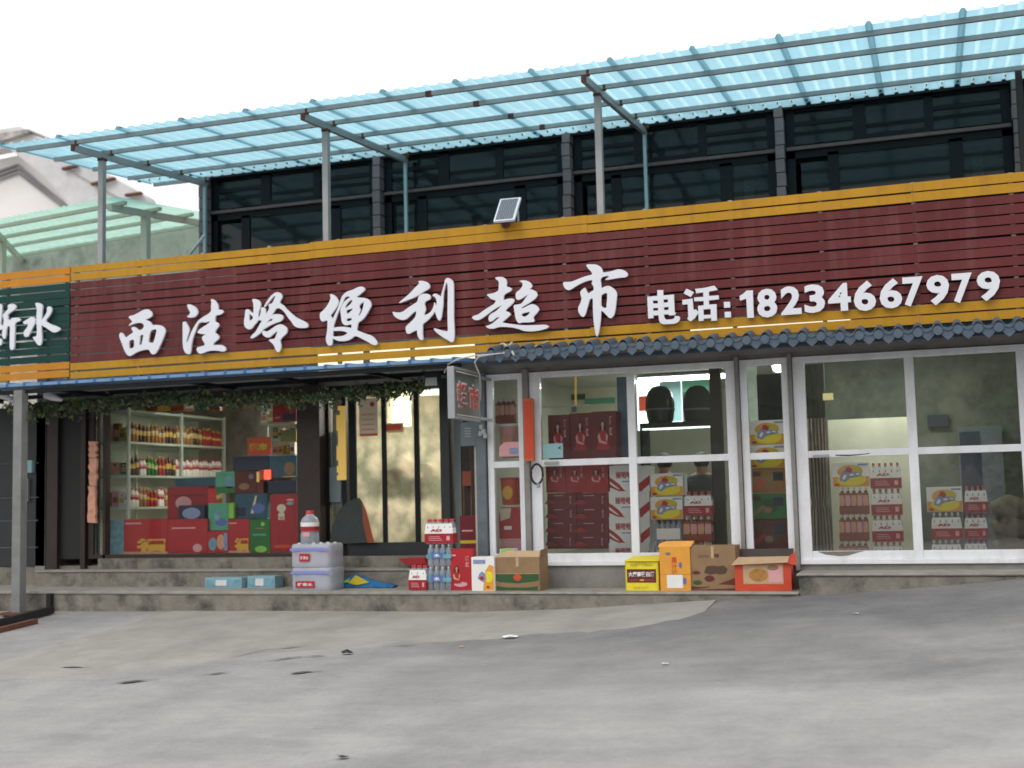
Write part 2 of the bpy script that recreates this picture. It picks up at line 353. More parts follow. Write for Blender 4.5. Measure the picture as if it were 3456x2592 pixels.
g.add(V,[(j*nx+i,j*nx+i+1,(j+1)*nx+i+1,(j+1)*nx+i) for j in range(len(ys)-1) for i in range(nx-1)],m,True)
g.build('road',kind='structure',origin=(0,0,0))
def gpt(px,py,dz=.004):
    # point of the ground under a pixel (fixed-point on the height field)
    z=.3
    for _ in range(12): q=atz(px,py,z); z=gz(q.x,q.y)
    return Vector((q.x,q.y,z+dz))
mat('apron',(.365,.35,.325),.93,noise=.14,scale=2,bump=.5,bscale=50,dirt=(.25,.24,.225),dscale=.9,damt=.7,spec=.2)
edge_near=[(150,2290),(500,2262),(900,2205),(1150,2190),(1500,2165),(1800,2148),(2150,2118),(2290,2090),(2380,2062)]
a=MB(); pts=[]
for i in range(60):
    t_=i/59; px=lerp(-200,2380,t_)
    e=edge_near; py=e[0][1]+ (e[0][0]-px)*.02 if px<e[0][0] else None
    if py is None:
        for (x0,y0),(x1,y1) in zip(e,e[1:]):
            if x0<=px<=x1: py=y0+(y1-y0)*(px-x0)/(x1-x0); break
    py+=random.uniform(-3,3)
    q=gpt(px,py); far=Vector((q.x,12.5,0)); row=[]
    for k in range(9):
        v=q.lerp(Vector((q.x*1.0,12.5,0)),k/8); row.append(Vector((v.x,v.y,gz(v.x,v.y)+(.0 if k==0 else .005))))
    pts.append(row)
V=[v for r_ in pts for v in r_]
a.add(V,[(i*9+k,(i+1)*9+k,(i+1)*9+k+1,i*9+k+1) for i in range(59) for k in range(8)],'apron',True)
a.build('pavement_apron',kind='structure',origin=(0,0,0))
mat('tar',(.11,.107,.10),.9,noise=.3,scale=20)
mat('tar_soft',(.14,.135,.13),.9,noise=.3,scale=9)
def crack(path,wd,m,nm='road_crack'):
    c=MB(); P_=[gpt(x,y,.012) for x,y in path]
    # subdivide with jitter
    Q=[]
    for a_,b_ in zip(P_,P_[1:]):
        for k in range(24):
            v=a_.lerp(b_,k/24); v.y+=.02*math.sin(v.x*9)+random.uniform(-.004,.004); Q.append(v)
    Q.append(P_[-1]); V=[]
    for i,v in enumerate(Q):
        ww=wd*(.55+.35*math.sin(v.x*23+wd*90)+random.uniform(-.1,.1))*(1-abs(2*i/(len(Q)-1)-1)**2)
        z=gz(v.x,v.y)+.011
        V+=[(v.x,v.y-ww,gz(v.x,v.y-ww)+.011),(v.x,v.y+ww,gz(v.x,v.y+ww)+.011)]
    c.add(V,[(2*i,2*i+2,2*i+3,2*i+1) for i in range(len(Q)-1)],m); c.build(nm,kind='structure')
crack([(690,2237),(800,2218),(900,2195),(1010,2185),(1110,2172)],.018,'tar_soft')
crack([(1290,2188),(1360,2183),(1430,2178)],.014,'tar_soft')
crack([(1470,2176),(1530,2173),(1590,2168)],.010,'tar_soft')
crack([(385,2308),(450,2302),(540,2296)],.05,'tar')
crack([(180,2258),(320,2254)],.03,'tar_soft')
crack([(980,2275),(1040,2270),(1090,2268)],.06,'tar')
crack([(650,2285),(720,2276),(780,2270)],.03,'tar_soft')
crack([(850,2240),(1000,2222),(1110,2215)],.03,'tar_soft')

# ------------------------------------------------------------------ terrace and steps
s=MB(); s.box(-16,-4.86,12.45,13.62,.0,.615,'concrete_step'); s.box(-16,-4.86,12.435,13.62,.59,.622,'concrete_top'); s.build('terrace_paving',kind='structure',bevel=.008)
s=MB(); s.box(-10.95,-5.0,13.2,13.5,.60,.80,'concrete_step'); s.box(-10.95,-5.0,13.185,13.5,.80,.822,'concrete_top'); s.build('entrance_step',kind='structure',bevel=.006)
s=MB(); s.box(-10.2,-4.95,13.46,13.95,.70,.955,'concrete_step'); s.build('window_base_step',kind='structure',bevel=.006)
s=MB()
top=[(-4.85,.624),(-3.9,.626),(-2.5,.622),(-1.34,.618)]
s.box(-4.85,-1.34,12.40,12.98,.0,.60,'concrete_step'); s.box(-4.87,-1.34,12.385,12.98,.60,.624,'concrete_top'); s.build('doorstep_platform',kind='structure',bevel=.012)
s=MB(); s.box(-1.34,6,12.45,13.0,.0,.775,'concrete_step'); s.box(-1.36,6,12.43,12.99,.775,.803,'concrete_top'); s.build('doorstep_platform',kind='structure',bevel=.012)

# ------------------------------------------------------------------ shop building
B=thing('shop_building',(-4.5,15,.6),'two-storey shop with white glazed doors below and a dark glass upper floor','building')
WL='render_grey'
s=MB()
s.box(-4.95,6,12.99,13.12,.6,.862,WL)                       # sill wall under the white doors
s.box(-4.95,6,13.02,13.14,2.975,4.3,WL)                      # wall over the doors
s.box(-11.05,-4.95,13.55,13.65,3.0,4.3,WL)
s.box(5.9,6.1,13.1,18,.6,6.0,WL); s.box(-11.2,-11.05,13.5,18,.6,4.4,'render_grey')
s.box(-4.93,6.1,18,18.2,.6,6.2,'cream_wall'); s.box(-11.2,-4.93,18,18.2,.6,6.2,mat('dim_wall',(.26,.27,.20),.9,noise=.15,scale=2))
s.box(-4.93,-4.83,13.14,18,.6,3.3,'cream_wall')
s.build('wall',B)
MB().box(-11.05,5.9,13.66,18,.70,.86,'shop_floor').box(-4.8,5.9,13.13,13.66,.70,.855,'shop_floor').build('floor',B)
MB().box(-11.05,-4.95,13.66,18,3.10,3.22,'cream_wall').box(-4.82,5.9,13.15,18,3.10,3.22,'cream_wall').build('ceiling',B)
MB().box(-11.2,6.1,13.15,15.1,4.30,4.42,WL).build('terrace_roof',B)
# posts between the door units
for x0,x1 in ((-4.83,-4.72),(-4.275,-4.215),(-1.955,-1.915),(-1.415,-1.375)):
    MB().box(x0,x1,12.93,13.05,.62 if x0<-4.7 else .80,3.0,'grey_blue_paint' if x0<-4.7 else 'render_grey').build('door_post',B)
def glazed(name,x0,x1,stiles,gm='glass',z0=.86,zt=2.965,handle=None,lab=None,y=12.98,d=.07,fw_=.085,hd=.05,zm=(1.93,2.0),zb=.99):
    # stiles: list of (a,b) vertical members; panes fill the gaps
    f=MB()
    for a,b in stiles: f.box(a,b,y,y+d,z0+.045,zt-hd,'upvc')
    xs_=[stiles[0][0],stiles[-1][1]]
    f.box(xs_[0],xs_[1],y-.006,y+d+.006,zt-hd,zt,'upvc')
    f.box(xs_[0],xs_[1],y-.02,y+d+.02,z0,z0+.045,'upvc')
    for (a,b),(c,e) in zip(stiles,stiles[1:]):
        f.box(b,c,y+.004,y+d-.004,zm[0],zm[1],'upvc'); f.box(b,c,y+.004,y+d-.004,z0+.045,zb,'upvc')
        f.box(b,c,y+.008,y+d-.008,zt-hd-.015,zt-hd,'upvc')
    o=f.build(name,B,lab,bevel=.004)
    for (a,b),(c,e) in zip(stiles,stiles[1:]):
        MB().box(b+.001,c-.001,y+.03,y+.036,zm[1],zt-hd-.015,gm).build('pane',o)
        MB().box(b+.001,c-.001,y+.03,y+.036,zb,zm[0],gm).build('pane',o)
    if handle:
        hx,hz=handle
        h=MB().box(hx,hx+.16,y-.035,y-.02,hz-.012,hz+.018,'alu'); h.box(hx+.005,hx+.025,y-.02,y,hz-.01,hz+.015,'black_rubber'); h.box(hx+.135,hx+.155,y-.02,y,hz-.01,hz+.015,'black_rubber'); h.build('handle',o,bevel=.003)
    return o
glazed('side_window',-4.71,-4.28,[(-4.71,-4.64),(-4.345,-4.28)])
dB=glazed('glazed_door',-4.21,-1.96,[(-4.21,-4.09),(-3.115,-3.03),(-2.06,-1.96)],handle=(-4.05,1.965))
glazed('side_window',-1.91,-1.42,[(-1.91,-1.835),(-1.485,-1.42)])
dD=glazed('glazed_door',-1.37,.9,[(-1.37,-1.25),(-.275,-.185),(.765,.86),(1.9,2.0)],gm='glass_street',handle=(-1.20,1.94))
MB().shape([(-.98,1.943),(-.85,1.935),(-.66,1.95),(-.64,1.962),(-.70,1.953),(-.84,1.95),(-.98,1.955)],12.981,'print_brown').build('scratch',dD)
# chipped bottom rail of the right door
MB().shape([(-1.20,.986),(-1.12,.955),(-.98,.938),(-.90,.945),(-.80,.975),(-.74,.988)],12.982,'concrete_step').build('worn_patch',dD)
# left shop: dark doors, shop window and sliding entrance
f=MB(); f.box(-13,-11.05,13.50,13.56,.86,2.95,'dark_metal_door')
for z_ in (1.1,1.45,1.75,2.2): f.box(-12.9,-11.15,13.485,13.5,z_,z_+.01,'grey_blue_paint')
dl=f.build('metal_door',B,bevel=.004)
MB().box(-11.33,-11.22,13.44,13.5,2.08,2.24,'cyan_card').build('handle',dl); MB().box(-11.36,-11.30,13.46,13.5,1.70,2.0,'alu').build('lock_plate',dl)
MB().box(-16,-10.2,13.52,13.6,.60,.86,'concrete_step').build('door_sill',B)
MB().box(-11.0,-10.83,13.46,13.6,.80,3.0,'dark_wood').box(-10.47,-10.40,13.46,13.6,.80,3.0,'dark_wood').build('door_frame',B)
MB().box(-10.83,-10.47,13.52,13.56,.95,3.0,'black_rubber').build('dark_panel',B)
f=MB(); f.box(-10.38,-10.30,13.5,13.6,.95,3.0,'dark_wood'); f.box(-10.16,-10.12,13.5,13.6,.95,3.0,'dark_wood'); f.box(-7.36,-7.30,13.5,13.6,.95,3.0,'dark_wood'); f.box(-10.3,-7.36,13.5,13.62,.955,1.0,'dark_wood'); f.box(-10.3,-7.36,13.5,13.62,2.88,3.0,'dark_wood')
fo=f.build('window_frame',B); MB().box(-10.119,-7.361,13.545,13.552,1.0,2.88,'glass_window').build('pane',fo); MB().box(-10.299,-10.161,13.545,13.552,1.0,2.88,'glass').build('pane',fo)
MB().box(-7.30,-7.0,13.40,13.75,.80,3.0,'dark_wood').build('pillar',B)
f=MB()
for a,b in ((-7.0,-6.97),(-6.80,-6.74),(-6.70,-6.61),(-6.27,-6.215),(-5.85,-5.79),(-5.50,-5.44)): f.box(a,b,13.58,13.64,.86,2.95,'dark_frame')
f.box(-7.0,-5.44,13.57,13.66,2.92,3.0,'dark_frame'); f.box(-6.7,-5.44,13.56,13.66,.955,1.11,'dark_metal_door')
eo=f.build('entrance_door',B)
for a,b in ((-6.61,-6.27),(-6.215,-5.85),(-5.79,-5.50)): MB().box(a+.001,b-.001,13.605,13.612,1.11,2.92,'glass_frost').build('pane',eo)
MB().box(-6.969,-6.801,13.605,13.612,1.0,2.92,'glass').build('pane',eo)
MB().box(-6.96,-6.81,13.63,13.66,1.55,2.45,'grey_panel').build('sliding_panel',eo)
MB().box(-6.96,-6.81,13.57,13.60,1.60,2.02,'grey_panel').build('notice',eo)
yb=MB(); 
zz=1.86; 
while zz<2.72:
    h=random.uniform(.03,.12); yb.box(-6.84+random.choice((0,0,0,.02,.05)),-6.72,13.53,13.55,zz,min(zz+h,2.75),'lit_yellow'); zz+=h
yb.build('lit_strip',eo)
# right of the entrance: dark frame pillars
f=MB()
for a,b,m_ in ((-5.44,-5.33,'dark_metal_door'),(-5.30,-5.22,'grey_panel'),(-5.20,-5.12,'dark_wood'),(-5.06,-5.02,'dark_wood'),(-4.97,-4.86,'dark_metal_door')): f.box(a,b,13.3+random.uniform(0,.2),13.6,.9,3.0,m_)
f.build('pillar',B)
# upper floor
YU=15.2
cols=[-9.69,-6.98,-4.31,-1.62,1.06,3.7]
for i,xc in enumerate(cols):
    c=MB(); z=4.42
    while z<6.25:
        h=.17; dx=random.uniform(-.006,.006); c.box(xc-.052+dx,xc+.052+dx,YU-.14,YU+.02,z,z+h-.012,'brown_tile_column'); c.box(xc-.055,xc+.055,YU-.12,YU+.02,z+h-.012,z+h,'dark_frame'); z+=h
    c.build('column',B)
for i in range(len(cols)-1):
    a,b=cols[i]+.065,cols[i+1]-.065; Lb=b-a
    MB().box(a,b,YU-.05,YU,5.715,5.755,'brown_band').build('beam',B)
    fr=MB(); fr.box(a,a+.10,YU,YU+.06,4.42,6.25,'dark_frame'); fr.box(b-.10,b,YU,YU+.06,4.42,6.25,'dark_frame')
    gp=[]
    up=[(a+.10,a+.31*Lb),(a+.37*Lb,a+.63*Lb),(a+.67*Lb,b-.10)]; lo=[(a+.16,a+.19*Lb),(a+.24*Lb,a+.73*Lb),(a+.79*Lb,b-.10)]
    for j,(p0,p1) in enumerate(up):
        if j<2: fr.box(p1,up[j+1][0],YU,YU+.055,5.765,6.25,'dark_frame')
        zb_=6.02
        if j!=1: fr.box(p0,p1,YU,YU+.05,zb_,zb_+.05,'dark_frame'); gp+=[(p0,p1,5.79,zb_),(p0,p1,zb_+.05,6.2)]
        else: fr.box(p0,p1,YU,YU+.045,5.765,5.83,'dark_frame'); gp+=[(p0,p1,5.83,6.2)]
    for j,(p0,p1) in enumerate(lo):
        if j<2: fr.box(p1,lo[j+1][0],YU,YU+.055,4.42,5.66,'dark_frame')
        gp+=[(p0,p1,4.5,5.62 if j else 5.56)]
    fr.box(a,b,YU,YU+.065,5.62,5.705,'dark_frame'); fr.box(a+.1,b-.1,YU,YU+.065,4.42,4.5,'dark_frame'); fr.box(a+.1,b-.1,YU,YU+.064,6.2,6.25,'dark_frame')
    wo_=fr.build('window',B)
    for p0,p1,z0,z1 in gp: MB().box(p0+.001,p1-.001,YU+.02,YU+.028,z0,z1,'glass_upper').build('pane',wo_)
    # a strip of curtain inside
    cx=lo[2][0]+.1
    MB().box(cx,cx+.12,YU+.25,YU+.27,4.5,5.5,'curtain_beige').build('curtain',B)
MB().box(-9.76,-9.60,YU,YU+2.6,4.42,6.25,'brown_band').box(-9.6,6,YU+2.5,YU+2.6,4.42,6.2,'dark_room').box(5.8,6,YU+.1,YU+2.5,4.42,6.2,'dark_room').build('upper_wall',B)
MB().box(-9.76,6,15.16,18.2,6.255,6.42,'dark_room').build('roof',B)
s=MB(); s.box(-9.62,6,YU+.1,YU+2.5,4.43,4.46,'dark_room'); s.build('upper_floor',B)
# pale neighbour wall and downpipe at the right end
s=MB(); s.box(1.16,1.30,14.9,15.2,4.4,5.95,'plaster_white'); s.build('downpipe_casing',label='pale vertical casing at the right end of the glass upper floor',cat='casing')

# ------------------------------------------------------------------ interior light (lamps the photo shows lit)
def lamp(name,loc,size,power,col,label,rot=(0,0,0),shape=None,m='lit_white'):
    t_=thing(name,loc,label,'lamp')
    MB().box(loc[0]-size[0]/2,loc[0]+size[0]/2,loc[1]-size[1]/2,loc[1]+size[1]/2,loc[2]-.02,loc[2]+.02,m).build('diffuser',t_)
    MB().box(loc[0]-size[0]/2-.01,loc[0]+size[0]/2+.01,loc[1]-size[1]/2-.01,loc[1]+size[1]/2+.01,loc[2]+.02,loc[2]+.05,'alu').build('housing',t_)
    l=bpy.data.lights.new('lamp_light','AREA'); l.shape='RECTANGLE'; l.size=size[0]; l.size_y=size[1]; l.energy=power; l.color=col
    o=bpy.data.objects.new('lamp_light',l); COL.objects.link(o); o.parent=t_; o.location=(0,0,-.03); return t_
lamp('ceiling_lamp',(-2.9,15.3,3.03),(1.2,.2,0),24,(.9,1,.94),'long white ceiling lamp above the middle glazed door')
lamp('ceiling_lamp',(-.5,13.75,3.05),(.9,.12,0),16,(.95,1,.85),'short ceiling lamp hidden behind the head of the right glazed door')
lamp('ceiling_lamp',(-9.1,14.9,3.03),(.9,.2,0),5,(1,.92,.75),'ceiling lamp over the bottle shelves in the left shop window')
lamp('ceiling_lamp',(-6.0,15.4,3.03),(1.2,.4,0),105,(1,.90,.74),'ceiling lamp just inside the frosted entrance door')
X0,X1,Z0,Z1=PB(1292,1318,1383,1440,15.6)
o=MB().box(X0,X1,15.6,15.64,Z0,Z1,'lit_warm').build('glare_lamp',label='glaring warm light panel behind the middle frosted entrance pane',cat='lamp')
X0,X1,Z0,Z1=PB(2606,1208,2650,1258,13.35)
s=MB(); s.ell((X0+X1)/2,(Z0+Z1)/2,(X1-X0)/2,(Z1-Z0)/2,13.33,'lit_white'); s.box(X0,X1,13.34,13.42,Z0,Z1,'alu'); s.build('wall_lamp',label='small glaring white lamp at the top of the narrow glazed panel',cat='lamp')
# added glowing panels stand in for lit transoms behind the fascia
for i,(xa,xb,py,lb) in enumerate(((1075,1222,1240,'glowing transom panel behind the fascia above the left shop window end'),(1250,1600,1222,'long glowing transom panel behind the fascia above the entrance'),(2330,2870,1108,'long glowing transom panel behind the fascia above the phone number digits'))):
    A=at(xa,py,12.75); Bp=at(xb,py+(-(xb-xa)*.052),12.75)
    zc=at((xa+xb)/2,py-(xb-xa)*.026,12.75).z
    MB().box(A.x,Bp.x,12.74,12.78,zc-.05,3.36,'lit_transom').build('transom_glow',label=lb,cat='lamp',group='glowing transom panels behind the fascia')

# ------------------------------------------------------------------ fascia sign
YS=12.45; ZB=at(1500,1170,YS).z
SG=thing('fascia_sign',(-4.5,YS,3.15),'long maroon slatted shop sign with yellow borders, white lettering and a phone number','sign')
zb,zt=3.152,4.543; N=14; pitch=(zt-zb)/N
def slats(x0,x1,zb,zt,par,body,border,seed):
    random.seed(seed); pt=(zt-zb)/N; bl=[MB(),MB(),MB()]
    joints=[x0]+[x for x in (-6.6,-3.35,-.1) if x0<x<x1]+[x1]
    for k in range(N):
        g_=0 if k<2 else (2 if k>=N-2 else 1); m_=border if g_!=1 else body
        jz=random.uniform(-.003,.003)
        for a,b in zip(joints,joints[1:]):
            ta,tb=random.uniform(-.004,.004),random.uniform(-.004,.004)
            gp_=random.choice((.007,.009,.011,.012,.017)); z0=zb+k*pt+.004+jz; z1=zb+(k+1)*pt-gp_+jz
            V=[(a,YS,z0+ta),(b-.002,YS,z0+tb),(b-.002,YS,z1+tb),(a,YS,z1+ta),(a,YS+.02,z0+ta),(b-.002,YS+.02,z0+tb),(b-.002,YS+.02,z1+tb),(a,YS+.02,z1+ta)]
            bl[g_].add(V,[(0,1,2,3),(7,6,5,4),(0,4,5,1),(3,2,6,7),(0,3,7,4),(1,5,6,2)],m_)
    bl[0].build('lower_border',par); bl[1].build('slat_panel',par); bl[2].build('upper_border',par)
slats(-9.845,6,zb,zt,SG,'red_slat','yellow_slat',3)
MB().box(-7.6,6,YS+.07,YS+.08,zb+.22,zt-.05,'dark_room').build('backing_board',SG)
for i in range(18):
    x=-9.8+i*.88; MB().box(x,x+.04,YS+.022,YS+.062,zb-.02,zt,'galv_steel').build('batten',SG)
LT='letter_white'; YL=YS-.045
def glyph(name,origin,sc_,polys,par,smooth=2,lab=None):
    s=MB()
    for k,loops in enumerate(polys):
        if not isinstance(loops[0][0],(tuple,list)): loops=[loops]
        L_=[]
        for lp in loops:
            L_.append([(lambda v:(v.x,v.z))(at(origin[0]+x/sc_,origin[1]+y/sc_,YL)) for x,y in lp])
        s.glyph(L_,YL+.0012*k,.022,LT,smooth)
    s.build('character',par,lab)
S1=6.9125
glyph('c',(380,1000),S1,[[[(520,440),(640,375),(740,320),(830,305),(900,345),(940,410),(925,470),(860,510),(765,550),(850,575),(905,620),(930,680),(1020,672),(1130,680),(1200,720),(1245,790),(1235,860),(1190,980),(1130,1120),(1070,1250),(1000,1350),(935,1355),(900,1320),(870,1250),(800,1240),(680,1265),(560,1310),(470,1370),(420,1395),(370,1385),(310,1310),(265,1200),(215,1060),(175,970),(170,890),(200,850),(250,870),(280,920),(320,975),(360,940),(430,890),(500,845),(470,790),(450,740),(500,715),(550,730),(610,790),(680,790),(735,740),(745,680),(720,635),(650,618),(560,625),(470,655),(375,690),(440,630),(480,590),(430,540),(385,490),(400,470)],
 [(905,800),(975,775),(1045,770),(1030,860),(1000,980),(965,1090),(900,1085),(845,1075),(860,960),(880,860)],[(650,910),(740,890),(715,1000),(690,1130),(625,1145),(645,1030)],[(400,1030),(510,1005),(520,1080),(515,1190),(440,1230),(400,1215),(395,1120)]]],SG,1)
glyph('c',(580,990),S1,[[(365,265),(440,262),(520,300),(590,360),(620,430),(600,500),(540,555),(450,570),(355,550),(420,510),(445,450),(410,390),(385,330)],
 [(920,135),(970,140),(1030,190),(1080,260),(1095,330),(1085,390),(1170,385),(1215,425),(1195,470),(1120,500),(1025,520),(1020,600),(1015,665),(1080,690),(1115,735),(1090,790),(1040,850),(1010,920),(1070,960),(1115,1020),(1090,1075),(1020,1125),(970,1180),(990,1215),(1080,1210),(1180,1210),(1240,1250),(1275,1300),(1255,1345),(1190,1360),(1060,1335),(930,1335),(830,1355),(740,1395),(660,1412),(610,1370),(590,1310),(600,1265),(680,1245),(760,1225),(785,1190),(760,1140),(720,1080),(715,1020),(760,980),(825,960),(740,950),(650,940),(605,915),(640,860),(720,800),(800,750),(870,700),(905,650),(860,655),(800,680),(710,672),(640,690),(600,770),(560,880),(520,980),(490,1080),(465,1200),(455,1320),(440,1410),(380,1420),(320,1385),(280,1300),(265,1150),(265,950),(265,760),(265,670),(330,662),(370,740),(410,810),(415,880),(390,960),(360,1060),(345,1170),(375,1150),(420,1030),(460,920),(510,820),(570,720),(620,650),(700,580),(800,520),(900,460),(930,400),(925,300),(935,220)]],SG,1)
glyph('c',(810,970),S1,[[(140,520),(215,515),(240,560),(225,640),(225,800),(300,745),(400,700),(440,760),(400,820),(340,880),(290,960),(220,985),(150,950),(105,880),(110,760),(130,640)],
 [(290,280),(370,272),(450,305),(495,370),(480,470),(445,570),(430,680),(440,780),(360,800),(300,760),(325,650),(330,480),(322,370)],[(215,545),(330,610),(330,700),(235,620)],
 [(500,480),(550,462),(600,500),(610,600),(600,720),(520,780),(430,760),(420,700),(470,680),(495,580)],
 [(830,120),(920,118),(980,170),(990,240),(940,310),(930,370),(1020,420),(1080,500),(1180,590),(1280,680),(1400,750),(1520,800),(1600,870),(1580,940),(1450,950),(1330,935),(1260,890),(1200,790),(1130,710),(1060,600),(990,520),(900,475),(840,500),(780,600),(700,720),(620,850),(560,960),(490,1060),(400,1130),(300,1190),(240,1180),(300,1100),(370,1040),(430,930),(500,810),(580,690),(640,590),(700,480),(665,400),(760,375),(800,290),(850,190),(790,210),(720,290),(650,380),(600,450),(565,465),(590,400),(660,290),(740,190)],
 [(700,700),(770,640),(850,625),(950,630),(1010,670),(1010,740),(950,790),(860,820),(760,860),(660,910),(560,975),(540,960),(620,850),(680,800),(770,770),(760,720),(700,740),(640,810)],
 [(510,1040),(560,1010),(620,1040),(700,1000),(790,930),(870,880),(960,860),(1050,900),(1105,970),(1100,1050),(1050,1110),(980,1170),(930,1240),(960,1330),(955,1430),(915,1510),(870,1505),(830,1440),(790,1340),(720,1270),(670,1225),(740,1210),(820,1200),(850,1110),(890,1010),(820,1050),(760,1110),(690,1165),(610,1165),(540,1110)]],SG,1)
glyph('c',(1060,950),S1,[[(375,300),(450,305),(530,370),(575,450),(580,520),(530,610),(450,720),(385,800),(430,850),(450,900),(470,1000),(460,1100),(445,1250),(440,1400),(420,1490),(350,1500),(300,1440),(285,1330),(310,1200),(325,1050),(325,900),(260,920),(210,940),(160,900),(145,820),(150,740),(210,690),(280,620),(340,530),(385,440),(400,370)],
 [[(430,930),(480,800),(540,680),(590,560),(620,470),(650,370),(710,290),(800,230),(920,195),(1020,140),(1110,120),(1180,150),(1195,200),(1140,250),(1070,310),(985,365),(1060,380),(1160,385),(1260,410),(1330,480),(1345,560),(1300,650),(1240,760),(1170,860),(1090,930),(1030,960),(1020,1060),(1000,1140),(1100,1180),(1220,1225),(1340,1260),(1420,1330),(1470,1400),(1490,1460),(1430,1490),(1360,1470),(1270,1410),(1150,1350),(1040,1290),(950,1270),(890,1330),(800,1375),(680,1395),(560,1385),(440,1330),(440,1280),(540,1290),(660,1280),(740,1250),(800,1200),(720,1165),(620,1150),(440,1155),(450,1090),(560,1065),(700,1060),(800,1070),(880,1100),(885,1000),(820,1010),(740,1025),(690,1000),(650,920),(640,800),(620,680),(650,590),(700,490),(780,420),(860,365),(780,340),(720,380),(690,450),(650,560),(590,680),(540,800),(500,920),(470,1020)],
 [(730,600),(770,520),(840,450),(900,420),(905,470),(850,540),(780,600),(740,640)],[(760,670),(830,650),(920,625),(890,680),(820,740),(770,770)],[(765,860),(900,855),(880,910),(770,945)],[(1060,570),(1110,510),(1175,465),(1165,560),(1140,660),(1110,740),(1060,810),(1035,800),(1080,700),(1090,650),(1065,620)]]],SG,1)
glyph('c',(1310,925),S1,[[(705,170),(800,160),(900,185),(970,240),(985,310),(940,360),(850,405),(740,480),(620,550),(480,600),(350,650),(250,685),(330,610),(430,530),(530,440),(620,340),(700,260),(745,215)],
 [(720,520),(770,480),(860,460),(950,470),(1000,520),(990,590),(930,610),(870,650),(850,700),(880,780),(880,850),(850,910),(845,965),(920,945),(1000,890),(1050,810),(1080,720),(1080,660),(1110,700),(1115,800),(1090,890),(1030,970),(960,1050),(880,1120),(810,1170),(810,1290),(810,1420),(825,1530),(770,1545),(720,1490),(690,1420),(685,1300),(600,1340),(500,1395),(450,1390),(420,1320),(415,1240),(480,1170),(560,1100),(640,1010),(665,930),(660,850),(600,900),(520,970),(450,1040),(370,1075),(270,1060),(180,1010),(125,940),(115,880),(180,900),(270,905),(360,880),(430,820),(520,760),(610,700),(690,650),(705,590)],
 [(1040,510),(1070,465),(1130,460),(1190,500),(1235,540),(1260,440),(1290,330),(1320,220),(1340,120),(1400,90),(1470,120),(1530,190),(1535,400),(1535,700),(1535,1000),(1550,1300),(1550,1450),(1530,1580),(1470,1590),(1400,1540),(1290,1480),(1180,1400),(1100,1330),(1065,1265),(1150,1280),(1260,1320),(1370,1340),(1405,1330),(1395,1100),(1395,800),(1400,500),(1400,300),(1385,210),(1360,200),(1330,300),(1300,430),(1290,560),(1290,700),(1270,850),(1250,1000),(1220,1080),(1180,1080),(1140,1000),(1110,900),(1080,870),(1100,760),(1140,720),(1140,620),(1110,545),(1070,520)]],SG,1)
glyph('c',(1580,910),5.53,[[(505,160),(560,140),(650,142),(710,180),(730,240),(715,320),(790,335),(825,370),(790,410),(720,440),(670,480),(665,580),(740,550),(820,540),(875,565),(850,620),(790,680),(730,730),(695,775),(770,800),(805,840),(760,880),(690,940),(630,990),(720,1005),(860,1025),(1040,1045),(1250,1040),(1440,1030),(1525,1060),(1470,1100),(1350,1135),(1200,1155),(1060,1150),(950,1110),(830,1080),(700,1070),(580,1070),(480,1105),(390,1100),(330,1060),(400,1040),(470,1000),(540,940),(610,885),(540,890),(480,940),(430,975),(390,955),(390,880),(430,830),(510,790),(560,750),(650,660),(560,700),(450,770),(350,850),(250,920),(190,945),(120,940),(70,890),(130,860),(200,840),(290,770),(400,700),(500,640),(530,575),(440,555),(380,500),(350,465),(430,455),(520,430),(575,390),(580,290),(580,220),(540,190)],
 [[(955,215),(1050,200),(1140,225),(1200,290),(1190,335),(1140,368),(1210,378),(1280,420),(1300,480),(1265,535),(1180,600),(1090,655),(990,715),(1000,735),(1100,690),(1180,645),(1250,655),(1310,700),(1330,750),(1300,800),(1240,860),(1215,900),(1240,940),(1235,975),(1120,985),(1000,985),(960,1005),(920,975),(890,900),(875,800),(850,665),(930,655),(1000,640),(1060,560),(1110,490),(1150,450),(1080,490),(1010,540),(940,570),(900,545),(890,470),(910,420),(960,390),(1010,330),(1030,270),(1000,235)],[(1000,825),(1080,800),(1165,785),(1130,850),(1060,885),(1005,870)]]],SG,1)
glyph('c',(1880,880),5.925,[[[(580,80),(680,75),(790,80),(870,120),(915,190),(915,245),(1020,230),(1120,210),(1220,175),(1320,185),(1400,230),(1425,290),(1390,330),(1270,340),(1120,365),(960,390),(1010,350),(1060,305),(980,305),(900,330),(870,390),(885,460),(890,560),(960,520),(1040,505),(1110,540),(1170,590),(1205,660),(1190,800),(1175,950),(1150,1080),(1090,1155),(1040,1140),(970,1060),(885,985),(880,1150),(860,1330),(820,1510),(790,1510),(760,1370),(735,1180),(725,950),(725,740),(660,770),(630,870),(600,980),(570,1080),(530,1130),(480,1100),(430,1020),(430,930),(480,840),(500,760),(480,690),(470,620),(520,570),(570,540),(590,600),(630,665),(690,620),(745,590),(735,510),(695,460),(720,410),(700,385),(620,400),(510,440),(400,500),(310,560),(240,595),(180,570),(135,510),(125,430),(220,430),(310,420),(430,370),(560,320),(720,280),(690,220),(630,160)],
 [(890,685),(960,650),(1010,645),(1010,750),(1000,860),(995,945),(950,950),(885,910),(885,800)]]],SG,1)
